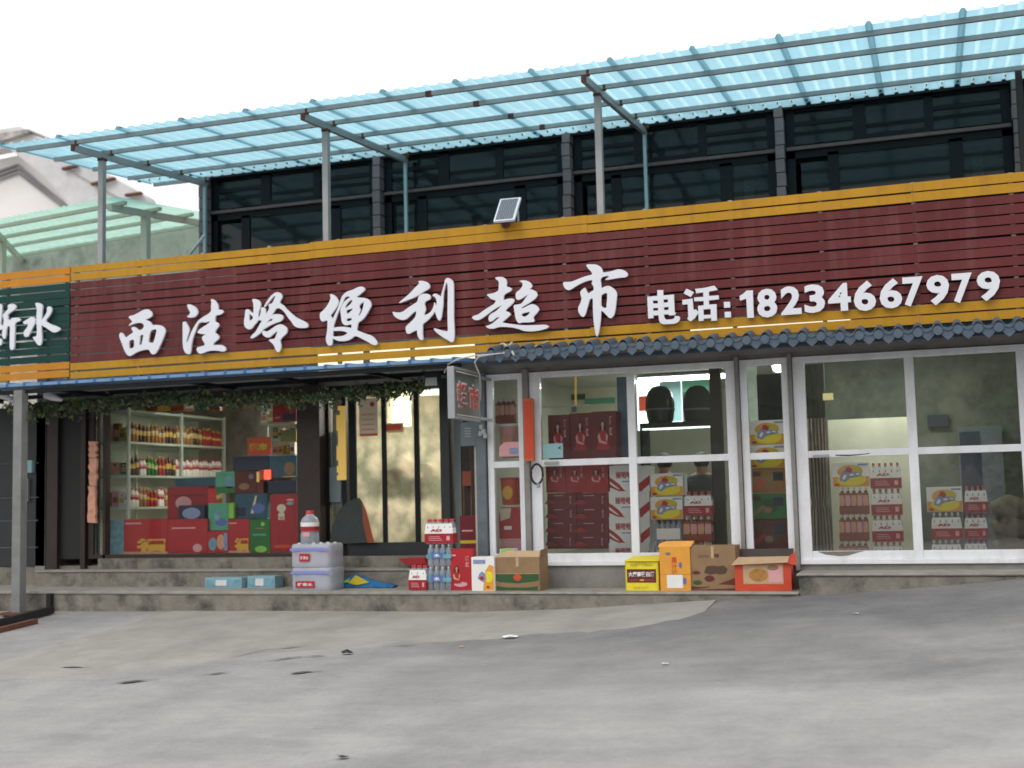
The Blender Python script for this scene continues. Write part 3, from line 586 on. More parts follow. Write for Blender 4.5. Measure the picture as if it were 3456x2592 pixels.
glyph('c',(2170,940),7.373,[[[(365,295),(505,295),(505,430),(770,405),(790,860),(825,855),(790,910),(660,920),(640,892),(520,895),(535,980),(580,1030),(740,1020),(790,990),(800,935),(905,945),(925,1000),(900,1060),(840,1110),(740,1130),(520,1140),(440,1110),(410,1050),(395,915),(265,920),(260,985),(140,995),(115,460),(365,440)],[(245,550),(375,545),(380,625),(255,632)],[(515,520),(630,520),(630,600),(515,608)],[(255,735),(385,728),(388,800),(258,812)],[(520,715),(645,708),(648,785),(525,795)]]],SG,0)
glyph('c',(2170,940),7.373,[[(1090,260),(1270,345),(1190,460),(1020,370)],[(985,540),(1235,505),(1260,800),(1320,770),(1385,850),(1290,990),(1200,1065),(1140,1040),(1110,990),(1135,960),(1120,640),(990,650)],
 [[(1305,265),(1500,245),(1780,185),(1860,285),(1640,325),(1640,440),(1885,425),(1890,515),(1640,545),(1640,655),(1830,645),(1840,1045),(1710,1055),(1700,985),(1510,1000),(1510,1050),(1395,1060),(1375,690),(1520,670),(1515,560),(1285,565),(1275,480),(1510,460),(1505,345),(1330,365)],[(1505,770),(1690,755),(1695,905),(1510,915)]]],SG,0)
glyph('c',(2170,940),7.373,[[(2020,590),(2165,585),(2172,722),(2025,728)]],SG,0)
glyph('c',(2170,940),7.373,[[(2040,835),(2185,830),(2192,967),(2045,972)]],SG,0)
glyph('c',(2470,910),4.8087,[[(130,430),(190,395),(240,345),(340,340),(348,560),(357,780),(255,785),(248,640),(238,470),(185,490),(135,503)]],SG,0)
def digit(ch,box,par):
    x0,y0,x1,y1=box
    V,Fc,asp=textmesh(ch,.036)
    yl=YL
    ax=at(x0,(y0+y1)/2,yl).x; bx=at(x1,(y0+y1)/2,yl).x; z0=at((x0+x1)/2,y1,yl).z; z1=at((x0+x1)/2,y0,yl).z
    lean=at((x0+x1)/2,y0,yl).x-at((x0+x1)/2,y1,yl).x
    s=MB(); P2=[(ax+v[0]*(bx-ax),z0+v[1]*(z1-z0)) for v in V]
    n_=len(P2); s.add([(p_[0],yl-.011,p_[1]) for p_ in P2]+[(p_[0],yl+.011,p_[1]) for p_ in P2],[f_ for f_ in Fc]+[tuple(k+n_ for k in reversed(f_)) for f_ in Fc],LT)
    ed={}
    for f_ in Fc:
        for i in range(len(f_)):
            a_,b_=f_[i],f_[(i+1)%len(f_)]; ed[(a_,b_)]=ed.get((a_,b_),0)+1
    Q=[(a_,b_) for (a_,b_) in ed if (b_,a_) not in ed]
    b0=len(s.v)-2*n_
    for a_,b_ in Q: s.f.append([b0+a_,b0+a_+n_,b0+b_+n_,b0+b_]); s.m.append(0); s.sm.append(False)
    s.build('digit',par)
D1=lambda x0,y0,x1,y1:(2470+x0/4.8087,910+y0/4.8087,2470+x1/4.8087,910+y1/4.8087)
D2=lambda x0,y0,x1,y1:(2592+x0/2.56,600+y0/2.56,2592+x1/2.56,600+y1/2.56)
for ch,bx in zip('8234667979',[D1(410,310,735,778),D1(795,270,1125,732),D1(1175,240,1510,702),D1(1560,225,1930,675),D2(740,890,932,1152),D2(963,870,1158,1130),D2(1165,857,1342,1112),D2(1370,840,1567,1102),D2(1590,825,1767,1082),D2(1805,805,2007,1066)]): digit(ch,bx,SG)
# neighbour's green sign
SN=thing('fascia_sign',(-12,YS,3.18),'dark green slatted sign with orange borders and white brush characters','sign')
slats(-16,-9.86,3.18,4.535,SN,'green_slat','yellow_slat_old',9)
for i in range(7): MB().box(-9.95-i*.88,-9.91-i*.88,YS+.022,YS+.062,3.16,4.53,'galv_steel').build('batten',SN)
glyph('c',(0,1000),S1,[[(835,165),(900,155),(980,185),(1010,240),(990,350),(980,560),(975,800),(990,950),(985,1080),(950,1155),(890,1130),(830,1040),(770,950),(860,945),(880,850),(870,640),(865,450),(880,300),(850,220)],
 [(1110,250),(1190,240),(1220,300),(1210,370),(1150,470),(1060,580),(1200,660),(1330,700),(1430,760),(1370,820),(1260,850),(1180,800),(1080,730),(970,670),(850,660),(860,590),(980,570),(1040,490),(1110,370)],
 [(545,600),(620,560),(720,490),(790,490),(845,540),(820,640),(760,750),(710,860),(660,945),(590,950),(560,880),(580,800),(640,740),(680,640),(570,655)]],SN,1)
glyph('c',(0,1000),S1,[[(190,230),(240,185),(330,180),(390,240),(370,300),(280,360),(190,430),(200,480),(190,540),(250,560),(300,510),(430,500),(500,550),(450,590),(360,610),(355,900),(345,1180),(330,1240),(270,1255),(240,1200),(245,900),(250,700),(190,690),(160,800),(150,920),(130,995),(90,990),(60,900),(75,780),(90,650),(110,540),(75,470),(90,420),(150,360),(210,290)],
 [(-120,200),(20,180),(60,210),(50,450),(20,680),(80,680),(80,780),(-120,790)],[(-60,990),(30,985),(60,1040),(40,1140),(-40,1150)]],SN,1)
# bright wall patch seen through the slats on the left: open sky shows there

# ------------------------------------------------------------------ blue polycarbonate canopy
SL=.0793
def cz(Y): return 5.873+(Y-12.22)*SL     # underside of the beams
CN=thing('roof_canopy',(-4.7,13.6,4.3),'long light-blue corrugated canopy on grey steel frame over the shop terrace','canopy')
BX=[-9.634,-6.54,-3.275]
for x in BX:
    o=MB(); o.beam((x,12.20,cz(12.20)+.04),(x,15.08,cz(15.08)+.04),.05,.08,'galv_steel'); o.box(x-.027,x+.027,12.19,12.20,cz(12.2),cz(12.2)+.08,'rust'); o.build('beam',CN)
    MB().box(x-.035,x+.035,12.72,12.79,4.2,cz(12.75),'galv_steel').box(x-.04,x+.04,12.71,12.80,cz(12.75)-.03,cz(12.75)+.004,'rust').build('post',CN)
    MB().box(x-.02,x+.02,15.03,15.07,4.42,cz(15.05),'pale_steel').build('post',CN)
for i,Y in enumerate((12.21,12.89,13.66,14.42,15.02)):
    x0=-10.46
    o=MB(); zc=cz(Y)+.105; o.box(x0,2.6 if i<4 else -9.55,Y-.02,Y+.02,zc-.025,zc+.025,'galv_steel')
    o.build('purlin',CN)
    for jx in ((-5.05,-4.75,-4.6,-4.45,0)[i],): 
        if jx: MB().box(jx,jx+.07,Y-.024,Y+.024,zc-.029,zc+.029,'rust').build('rusty_joint',CN)
    for x in BX: MB().box(x+.03,x+.06,Y-.022,Y+.022,zc-.04,zc+.02,'rust').build('weld',CN)
cs=MB(); rp=.16887; x=-10.6; k=0; 
ya,yb_=12.0,15.13
def zs(Y): return cz(Y)+.137
def strip(x0,z0,x1,z1,m): cs.quad((x0,ya,zs(ya)+z0),(x1,ya,zs(ya)+z1),(x1,yb_,zs(yb_)+z1),(x0,yb_,zs(yb_)+z0),m)
base=-10.545
for i in range(-0,80):
    xc=base+i*rp
    if xc>2.9: break
    lap=(i%5==0); h=.034 if lap else .022; wd=.034 if lap else .030; mm_='poly_lap' if lap else 'poly_rib'
    strip(xc-wd,0,xc-wd*.45,h,mm_); strip(xc-wd*.45,h,xc+wd*.45,h,mm_); strip(xc+wd*.45,h,xc+wd,0,mm_)
    strip(xc+wd,0,xc+rp-(.034 if (i+1)%5==0 else .030),0,'poly')
for i in range(80):  # small dark blocks under the ribs stand in for rib shadows
    xc=base+i*rp
    if xc>2.6: break
    zc=zs(14.80)-.006; r_=.020 if i%5==0 else .008
    cs.prism([(xc-r_,zc-.012),(xc+r_,zc-.012),(xc+r_*.6,zc+.012),(xc-r_*.6,zc+.012)],14.78,14.80+r_,'poly_rib_shade')
cs.build('corrugated_sheet',CN)
MB().box(-9.66,6,15.085,15.12,zs(15.1)-.03,zs(15.1)+.06,'dark_frame').build('end_trim',CN)
# grey pole at the canopy's right end
MB().box(1.03,1.10,14.6,14.68,4.4,6.4,'dark_wood').build('pole',label='dark vertical pole at the far right end of the canopy',cat='pole')

# ------------------------------------------------------------------ neighbour's green canopy, walls and gable house
GN=thing('roof_canopy',(-13,16,4.3),'smaller pale green corrugated canopy on cream posts at the far left','canopy')
FL,FR=at(-160,772,15.4),at(390,664,13.7); BR_,BL=at(790,735,17.6),at(-160,897,19.2)
def S(u,v,dz=0): q=FL.lerp(FR,u).lerp(BL.lerp(BR_,u),v); q.z+=dz; return q
g=MB(); nu,nv=60,6
for i in range(nu):
    a_,b_=i/nu,(i+1)/nu; h=.02 if i%2 else 0; h2=.02 if (i+1)%2 else 0
    g.quad(S(a_,0,h),S(b_,0,h2),S(b_,1,h2),S(a_,1,h),'poly_green')
g.build('corrugated_sheet',GN)
for v,u1 in ((.07,1.15),(.33,1.0),(.6,1.0),(.93,1.0)):
    MB().beam(S(0,v,-.06),S(min(u1,1.0),v,-.06),.05,.05,'cream_post').build('purlin',GN)
for u in (.28,.97):
    MB().beam(S(u,.0,-.13),S(u,1,-.13),.07,.09,'cream_post').build('beam',GN)
    q=S(u,.27,-.13); MB().box(q.x-.05,q.x+.05,q.y-.05,q.y+.05,3.6,q.z-.02,'cream_post').build('post',GN)
e1=BL+(BL-BR_)*.6; e2=BR_+(BR_-BL)*.5
s=MB(); n_=(Vector((0,.25,0)))
for k in range(1): s.add([Vector((e1.x,e1.y,2)),Vector((e2.x,e2.y,2)),e2+Vector((0,0,.05)),e1+Vector((0,0,.05))]+[Vector((e1.x,e1.y,2))+n_,Vector((e2.x,e2.y,2))+n_,e2+Vector((0,0,.05))+n_,e1+Vector((0,0,.05))+n_],[(0,1,2,3),(7,6,5,4),(3,2,6,7),(0,3,7,4),(1,5,6,2)],'old_wall')
s.build('old_wall',label='stained grey wall under the green canopy at the left',cat='wall')
q=at(445,862,14.4); s=MB(); s.tube([at(640,858,13.2),at(690,795,13.2)],.02,'pale_steel'); s.build('brace',label='thin pale diagonal brace beside the glass upper floor corner',cat='brace')
# gable house
GH=thing('gable_house',(-24,25,3),'white plastered gable house rising behind the green canopy','house')
def G(px,py,Y=25): v=at(px,py,Y); return (v.x,v.z)
MB().prism([G(-260,720),G(-260,585),G(20,522),G(62,514),G(75,522),G(190,612),G(270,707),G(420,860),G(-260,1000)],25.2,25.6,'plaster_white').build('wall',GH)
MB().prism([G(-260,575),G(20,520),G(62,512),G(75,520),G(190,610),G(270,705),G(400,820),G(560,800),G(523,676),G(475,645),G(150,468),G(104,441),G(-260,500)],24.6,25.0,'eave_grey').build('eave',GH)
MB().prism([G(-260,480,24.5),G(0,452,24.5),G(100,437,24.5),G(108,446,24.5),G(0,478,24.5),G(-260,510,24.5)],24.45,25.2,'old_wall').build('roof',GH)
mo=MB()
for dx in (0,1,2):
    o_=dx*14; P_=[G(-260,665+o_,25.15),G(60,553+o_,25.15),G(232-o_*.6,697,25.15),G(226-o_*.6,700,25.15),G(60,559+o_,25.15),G(-260,671+o_,25.15)]
    mo.prism(P_,25.12,25.2,'mould_grey')
mo.build('moulding',GH)
for (xa,ya_,xb,yb2) in ((212,571,262,560),(310,623,388,602),(425,660,478,652)):
    A_,B_=at(xa,ya_,24.5),at(xb,yb2,24.5); MB().beam(A_,B_,.1,.06,'rust').build('purlin',GH)
MB().beam(at(220,566,24.55),at(400,668,24.55),.03,.02,'mould_grey').build('eave_seam',GH)

# ------------------------------------------------------------------ awnings
BA=thing('blue_awning',(-8,12.6,3.0),'low blue corrugated metal awning over the left shop window and entrance','awning')
s=MB(); zf=lambda x: 3.052-(x+7)*.004
def bx_(x0,x1,m,dy=0,h=.0):
    z0,z1=zf(x0),zf(x1)
    s.add([(x0,12.15+dy,z0),(x1,12.15+dy,z1),(x1,12.15+dy,z1+.035+h),(x0,12.15+dy,z0+.035+h),(x0,13.5,z0+.10),(x1,13.5,z1+.10),(x1,13.5,z1+.135),(x0,13.5,z0+.135)],[(0,1,2,3),(0,4,5,1),(3,2,6,7),(0,3,7,4),(1,5,6,2)],m)
x=-13.0
while x<-4.72:
    x1=min(x+.215,-4.70); bx_(x,x1,'blue_sheet_pale'); 
    if x1<-4.72: bx_(x1,x1+.035,'blue_sheet',-.004,.012)
    x+=.25
s.build('sheet',BA)
MB().box(-13,-4.72,12.2,12.26,2.985,3.03,'dark_frame').box(-13,-4.72,13.3,13.36,3.03,3.08,'dark_frame').build('frame',BA)
for x in (-11.6,-9.9,-8.1,-7.0,-5.9): MB().box(x,x+.04,12.26,13.3,2.99,3.03,'dark_frame').build('rafter',BA)
TA=thing('tile_awning',(-1.8,12.5,3.0),'blue-grey tiled awning with scalloped front edge above the white doors','awning')
s=MB(); xs0=at(1632,1215,12.15).x; x=xs0; k=0; pit=.176
while x<3.0:
    zc=3.085-(x+4)*.012+ (.006 if (k//5)%2 else -.004)
    # drip tile (pointed), face plate, barrel cap
    s.prism([(x-.055,zc+.03),(x-.055,zc-.035),(x-.03,zc-.06),(x,zc-.085),(x+.03,zc-.06),(x+.055,zc-.035),(x+.055,zc+.03)],12.150,12.165,'resin_tile')
    n_=14; cx=x+pit/2
    s.prism([(cx+.043*math.cos(a),zc+.005+.043*math.sin(a)) for a in [2*math.pi*i/n_ for i in range(n_)]],12.128,12.150,'resin_tile')
    # corrugation running up the slope
    prf=[(-.5,.0),(-.30,-.012),(0,-.02),(.22,-.005),(.30,.03),(.40,.05),(.5,.055),(.6,.05),(.70,.03),(.78,-.005),(1.0,-.02)]
    for (u0_,h0),(u1_,h1) in zip(prf[2:-1],prf[3:]):
        xa,xb=x+u0_*pit,x+u1_*pit
        s.quad((xa,12.14,zc+h0+.03),(xb,12.14,zc+h1+.03),(xb,13.02,zc+h1+.19),(xa,13.02,zc+h0+.19),'resin_tile')
        s.quad((xa,12.14,zc+h0+.018),(xb,12.14,zc+h1+.018),(xb,12.14,zc+h1+.03),(xa,12.14,zc+h0+.03),'resin_tile')
    x+=pit; k+=1
s.build('tiles',TA)
MB().box(xs0,4,12.24,12.28,2.99,3.03,'resin_tile_dark').box(xs0,4,12.99,13.015,3.02,3.30,'render_grey').build('frame',TA)

# posts of the left awning, rail and hose at the bottom left
s=MB(); s.box(-10.41,-10.29,12.14,12.25,.30,3.02,mat('post_grey',(.22,.225,.225),.6,noise=.15,scale=5,dirt=(.12,.11,.10),dscale=3,damt=.5)); s.box(-10.52,-10.18,12.05,12.35,.37,.40,'rust'); s.build('awning_post',label='thick grey steel post at the left holding the blue awning',cat='post')
q1,q2=gpt(60,2085,.03),gpt(-60,2135,.03)
s=MB(); s.beam(gpt(175,2072,.05),gpt(-40,2130,.06),.07,.08,'black_rubber'); s.box(gpt(165,2065).x-.02,gpt(165,2065).x+.04,12.36,12.42,.41,.60,'black_rubber'); s.build('drain_channel',label='black angled drain pipe on the ground by the left post',cat='drain pipe')
s=MB(); s.beam(gpt(120,2105,.03),gpt(-60,2150,.03),.07,.05,'rust'); s.build('steel_bar',label='rusty bar lying beside the black drain pipe',cat='bar')

# lamps under the blue awning at the far left, floodlight, box sign
for (xa,ya2,xb,yb2,lb) in ((-20,1322,52,1352,'white tapered lamp under the awning at the far left edge'),(155,1332,208,1350,'small cream lamp under the awning right of the thick post')):
    A_,B_=at(xa,ya2,12.5),at(xb,yb2,12.5)
    t_=thing('awning_lamp',A_,lb,'lamp','lamps under the left awning end')
    s=MB(); s.tube([A_,A_.lerp(B_,.4),B_],[.05,.05,.02],'cap_white'); s.build('shade',t_); MB().tube([A_+Vector((0,.05,.03)),A_+Vector((0,.08,.14))],.015,'alu').build('bracket',t_)
FLD=thing('floodlight',at(1455,1300,12.6),'square black floodlight hanging under the blue awning beside the lightbox sign','floodlight')
X0,X1,Z0,Z1=PB(1432,1270,1480,1302,12.6); MB().box(X0,X1,12.60,12.68,Z0-.02,Z1+.04,'black_rubber').build('housing',FLD,bevel=.006)
X0,X1,Z0,Z1=PB(1434,1274,1476,1302,12.59); MB().add([(X0,12.59,Z0),(X1,12.585,Z0),(X1-.01,12.595,Z1),(X0+.005,12.595,Z1)],[(0,1,2,3)],mat('lens',(.42,.44,.42),.3,noise=.1)).build('lens',FLD)
MB().box(X0+.02,X0+.05,12.62,12.65,Z1,3.0,'black_rubber').build('bracket',FLD)
XS=at(1533,1330,12.0); rx=lambda px,py:(at(px,py,1).x)
Xf=-4.62; Yf=Xf/rx(1533,1330); Yb=Xf/rx(1620,1345)
BS=thing('box_sign',(Xf,Yf,2.5),'small projecting aluminium box sign with red and cream characters','sign')
z1_,z0_=at(1533,1235,Yf).z,at(1533,1412,Yf).z
MB().box(Xf-.075,Xf,Yf,Yb,z0_,z1_,'alu').build('housing',BS,bevel=.004)
s=MB(); fx=Xf+.003; s.add([(fx,Yf+.03,z0_+.03),(fx,Yb-.03,z0_+.03),(fx,Yb-.03,z1_-.03),(fx,Yf+.03,z1_-.03)],[(0,1,2,3)],'sign_face'); s.build('face',BS)
def sidetext(s,st,y0,y1,z0,z1,m,off):
    V,Fc,_=textmesh(st,.05); s.add([(fx+off,y0+v[0]*(y1-y0),z0+v[1]*(z1-z0)) for v in V],Fc,m)
s=MB(); Hh=z1_-z0_; Lh=Yb-Yf
sidetext(s,'超',Yf+.06*Lh,Yf+.50*Lh,z0_+.22*Hh,z0_+.74*Hh,'sign_cream',.002); sidetext(s,'超',Yf+.09*Lh,Yf+.50*Lh,z0_+.21*Hh,z0_+.70*Hh,'sign_red',.003)
sidetext(s,'市',Yf+.54*Lh,Yf+.93*Lh,z0_+.20*Hh,z0_+.74*Hh,'sign_cream',.002); sidetext(s,'市',Yf+.56*Lh,Yf+.93*Lh,z0_+.19*Hh,z0_+.70*Hh,'sign_red',.003)
for zz_ in (.07,.90): s.add([(fx+.002,Yf+.05,z0_+Hh*zz_),(fx+.002,Yb-.05,z0_+Hh*zz_),(fx+.002,Yb-.05,z0_+Hh*(zz_+.02)),(fx+.002,Yf+.05,z0_+Hh*(zz_+.02))],[(0,1,2,3)],'sign_cream')
s.build('lettering',BS)
MB().box(Xf-.05,Xf-.02,Yb,12.96,z1_-.06,z1_-.03,'alu').box(Xf-.05,Xf-.02,Yb,12.96,z0_+.03,z0_+.06,'alu').build('bracket',BS)
# cable knotted under the fascia
P_=[at(1500,1258,12.3),at(1512,1230,12.2),at(1545,1212,12.1),at(1600,1200,12.1),at(1660,1196,12.1),at(1700,1192,12.12),at(1712,1172,12.25),at(1722,1166,12.35)]
s=MB(); s.tube(P_,.008,'cable_white',6); s.tube([at(1660,1196,12.1),at(1616,1203,12.1),at(1602,1222,12.1),at(1608,1240,12.12),at(1618,1262,12.2),at(1622,1300,12.4),at(1621,1350,12.5)],.009,'cable_white',6)
s.tube([at(1700,1192,12.12),at(1716,1170,12.3),at(1728,1156,12.4)],.012,'cable_white',6); s.tube([at(1735,1198,12.1),at(1722,1178,12.2),at(1700,1160,12.38),at(1690,1162,12.4)],.012,'cable_white',6)
s.tube([at(1735,1188,12.3),at(1770,1180,12.38),at(1810,1168,12.4),at(1853,1150,12.42)],.007,'bottle_gold',6)
s.build('knotted_cable',label='white cable knotted on the yellow border above the box sign',cat='cable')
s=MB()
for i in range(26):
    q=at(2135+random.gauss(0,10),1160+random.gauss(0,9),12.38); s.beam(q,q+Vector((random.uniform(-.05,.05),0,random.uniform(-.03,.05))),.012,.006,'leaf_a')
s.build('weed_tuft',label='dark tuft of weed caught on the lower yellow border',cat='weed')
# solar panel
SP=thing('solar_panel',at(1715,748,12.3),'small tilted solar panel in a pale frame on the upper yellow border','solar panel')
sz=lambda x,y: (1600+x/9.217,640+y/9.217)
c0,c1,c2,c3=[at(*sz(*p_),Yq) for p_,Yq in (((600,985),12.28),((1250,925),12.28),((1455,235),12.52),((815,295),12.52))]
nrm=(c1-c0).cross(c3-c0).normalized(); 
if nrm.y>0: nrm=-nrm
s=MB(); s.add([c0,c1,c2,c3]+[c_-nrm*.025 for c_ in (c0,c1,c2,c3)],[(0,1,2,3),(7,6,5,4),(0,4,5,1),(1,5,6,2),(2,6,7,3),(3,7,4,0)],'letter_white'); s.build('frame',SP)
def sq(u,v): return c0.lerp(c1,u).lerp(c3.lerp(c2,u),v)+nrm*.003
s=MB(); s.quad(sq(.08,.05),sq(.90,.05),sq(.90,.95),sq(.08,.95),'solar_cell')
for i in range(9):
    u=.13+i*.088; s.add([sq(u,.05)+nrm*.002,sq(u+.028,.05)+nrm*.002,sq(u+.028,.95)+nrm*.002,sq(u,.95)+nrm*.002],[(0,1,2,3)],'alu')
s.build('cells',SP)
MB().tube([at(*sz(1360,640),12.62),at(*sz(1375,1010),12.5)],.012,'alu').tube([at(*sz(950,1000),12.4),at(*sz(1000,1110),12.44)],.05,'rust').build('bracket',SP)

# ------------------------------------------------------------------ vine garland
s=MB(); s2=MB()
def leafcloud(path,n,sx,sz_,Yc,dy,size=.05):
    for i in range(n):
        t_=random.random()*(len(path)-1); k=int(t_); f_=t_-k
        px=lerp(path[k][0],path[k+1][0],f_)+random.gauss(0,sx); py=lerp(path[k][1],path[k+1][1],f_)+random.gauss(0,sz_)*(.6+.8*math.sin(px*.03)**2)
        c_=at(px,py,Yc+random.uniform(-dy,dy)); a=Vector((random.uniform(-1,1),random.uniform(-1,1),random.uniform(-1,1))).normalized(); b=a.cross(Vector((random.uniform(-1,1),random.uniform(-1,1),random.uniform(-1,1)))).normalized()
        L_=size*random.uniform(.5,1.2); W_=L_*.4
        s.add([c_-a*L_*.5,c_+b*W_*.6-a*L_*.1,c_+a*L_*.5,c_-b*W_*.6-a*L_*.1],[(0,1,2,3)],random.choice(['leaf_a','leaf_a','leaf_a','leaf_b','leaf_b','leaf_c'] if random.random()<.25 else ['leaf_a','leaf_a','leaf_b']))
pv=[(30,1372),(150,1378),(300,1366),(480,1352),(620,1345),(760,1352),(900,1350),(1050,1345),(1200,1325),(1330,1318),(1440,1298)]
leafcloud(pv,4200,9,12,12.75,.12,.07)
leafcloud([(1200,1322),(1280,1322),(1350,1325)],260,12,16,12.72,.08,.055)
leafcloud([(60,1370),(80,1400),(85,1430)],260,16,10,12.3,.1,.055)
leafcloud([(70,1405),(130,1405),(330,1390)],160,14,14,12.7,.1,.05)
s.tube([at(x,y,12.75) for x,y in pv],.012,'leaf_a',5); s.build('vine_garland',label='dark leafy vine strung along under the blue awning',cat='vine')

# ------------------------------------------------------------------ goods: cartons and packs
DEC={}
def carton(name,label,px,Y,dep,m,deco=None,group=None,cat='carton',z0=None,bevel=.003,topm=None):
    X0,X1,Z0,Z1=PB(*px,Y)
    if z0 is not None: Z1=max(z0+.04,Z1); Z0=z0
    s=MB(); s.box(X0,X1,Y,Y+dep,Z0,Z1,m)
    W_,H_=X1-X0,Z1-Z0
    class D:
        def r(_,u0,u1,v0,v1,mm,l=1): s.rect(X0+u0*W_,X0+u1*W_,Z0+v0*H_,Z0+v1*H_,Y-.0012*l,mm)
        def e(_,u,v,ru,rv,mm,l=1,rot=0): s.ell(X0+u*W_,Z0+v*H_,ru*W_,rv*H_,Y-.0012*l,mm,rot=rot)
        def t(_,st,u0,u1,v0,v1,mm,l=2,bold=.03): s.text(st,X0+u0*W_,X0+u1*W_,Z0+v0*H_,Z0+v1*H_,Y-.0012*l,mm,bold)
        def p(_,pts,mm,l=1): s.shape([(X0+u*W_,Z0+v*H_) for u,v in pts],Y-.0012*l,mm)
    if deco: deco(D())
    if m=='cardboard': s.rect(X0+.47*W_,X0+.53*W_,Z0+.72*H_,Z1-.004,Y-.0008,'cardboard_pale')
    o=s.build(name,None,label,cat,group,bevel=bevel)
    if Y<12.9: o.rotation_euler.z=random.uniform(-.05,.05)
    elif group and 'gift' not in group: o.rotation_euler.z=random.uniform(-.02,.02); o.location.x+=random.uniform(-.004,.004)
    return o
def d_fruit(d):
    d.r(.01,.99,.01,.42,'orange'); d.e(.52,.30,.40,.26,'lemon',2); d.e(.48,.62,.34,.27,'orange',2,); d.e(.62,.64,.22,.22,'lemon_dark',3)
    d.p([(.20,.28),(.34,.20),(.50,.38),(.80,.44),(.78,.58),(.55,.62),(.40,.74),(.30,.66),(.22,.46)],'logo_blue',4); d.p([(.36,.62),(.52,.56),(.56,.72),(.46,.82),(.38,.78)],'print_red',5)
    d.p([(.26,.36),(.33,.30),(.40,.46),(.34,.52)],'white_card',5); d.p([(.46,.46),(.58,.46),(.60,.52),(.50,.54)],'white_card',5); d.p([(.64,.50),(.74,.48),(.75,.53),(.66,.56)],'white_card',5)
    d.r(.70,.97,.86,.93,'logo_blue',3); d.e(.12,.10,.07,.05,'print_red',3)
def d_milk(d):
    d.p([(0,.30),(.28,.12),(.62,.0),(.40,0),(0,.16)],'print_red'); d.p([(0,.55),(.18,.45),(.45,.25),(.62,.05),(.72,0),(.52,0),(.36,.14),(0,.40)],'print_red'); d.t('娃哈哈',.28,.98,.50,.78,'print_red',3); d.r(.55,.95,.36,.40,'print_blue',2)
def d_milkR(d):
    d.p([(0,.0),(.55,.0),(1,.40),(1,.62),(.2,.20),(0,.14)],'print_red'); d.p([(0,.06),(.9,.42),(1,.5),(1,.28),(.5,0),(0,0)],'print_red',2)
def lady(d,u,v,s_,l=3,sk='pink_card'):
    q=2.0; P=lambda L_:[(u+a*s_*q,v+b*s_) for a,b in L_]
    d.e(u,v+.20*s_,.028*s_*q,.045*s_,'hair',l); d.p(P([(-.03,.10),(.03,.10),(.035,.20),(-.035,.20)]),'hair',l)
    d.e(u,v+.20*s_,.016*s_*q,.026*s_,sk,l+1); d.p(P([(-.009,.14),(.009,.14),(.009,.18),(-.009,.18)]),sk,l+1)
    d.p(P([(-.045,.10),(-.02,.145),(.02,.145),(.045,.10),(.055,.02),(.075,-.03),(.0,-.045),(-.075,-.03),(-.05,.03)]),'print_red' if sk!='print_red' else sk,l+1)
    d.p(P([(-.055,.09),(-.035,.12),(-.02,.05),(.04,.03),(.035,.01),(-.04,.03)]),sk,l+2); d.p(P([(.055,.09),(.035,.12),(.03,.06),(.04,.03)]),sk,l+2)
def d_wine(d): lady(d,.45,.35,2.0); d.t('酒',.72,.84,.74,.9,'pink_card',2); d.t('红',.72,.84,.54,.7,'pink_card',2)
def d_wine2(d): d.r(.22,.55,.80,.85,'pink_card'); d.r(.76,.86,.12,.9,'print_maroon',1); d.t('红酒',.78,.84,.2,.8,'pink_card',2); lady(d,.12,.3,1.6,3,'print_maroon')
def d_fu(d): d.t('福',.28,.95,.06,.44,'gold',2,.06); d.r(.03,.4,.86,.90,'pink_card'); d.r(0,1,0,.06,'peach',1)
def none(d): pass
ZT=.624; YB=12.62
# outside on the platforms
def d_redbox(d): lady(d,.28,.22,1.5,3,'peach'); d.e(.45,.14,.3,.06,'pink_card',2); d.t('酒',.68,.84,.70,.82,'pink_card',2); d.t('红',.68,.84,.56,.68,'pink_card',2); d.r(.05,.25,.82,.86,'pink_card',2)
carton('gift_box','tall bright red gift box with a small lady print beside the bottle packs',(1520,1852,1595,1988),12.66,.12,'print_red',d_redbox,z0=ZT,cat='box')
def d_fruit_side(d):
    d.p([(.5,.02),(.98,.02),(.98,.72),(.8,.78),(.62,.6),(.55,.4)],'orange'); d.e(.75,.42,.2,.16,'lemon',2); d.p([(.28,.36),(.52,.26),(.66,.34),(.62,.5),(.46,.58),(.34,.5)],'logo_blue',3); d.e(.46,.38,.1,.06,'print_red',4); d.r(.08,.62,.80,.92,'logo_blue',2); d.e(.72,.12,.07,.04,'print_red',3)
carton('drink_carton','white and yellow drink carton standing next to the red gift box',(1592,1880,1670,1995),12.52,.22,'white_card',d_fruit_side,z0=ZT)
def d_green(d): d.p([(.0,.50),(.0,.30),(.1,.26),(.5,.22),(.9,.28),(.98,.32),(.98,.50)],'print_green'); d.e(.5,.40,.09,.10,'orange_red',2); d.p([(.02,.02),(.95,.02),(.95,.14),(.7,.10),(.3,.10),(.02,.14)],'print_green'); d.r(.0,.98,.50,.515,'cardboard_pale',2)
o=carton('cardboard_box','brown cardboard box with a green band, open, left on the platform',(1672,1880,1822,1993),12.55,.30,'cardboard',d_green,z0=ZT)
X0,X1,Z0,Z1=PB(1672,1880,1822,1993,12.55)
MB().add([(X0-.03,12.56,Z1),(X1,12.56,Z1),(X1,12.62,Z1+.06),(X0+.12,12.62,Z1+.065)],[(0,1,2,3)],'cardboard_pale').add([(X1-.005,12.56,Z1),(X1-.005,12.85,Z1),(X1+.0,12.85,Z1+.08),(X1+.0,12.6,Z1+.07)],[(0,1,2,3)],'cardboard').build('flap',o)
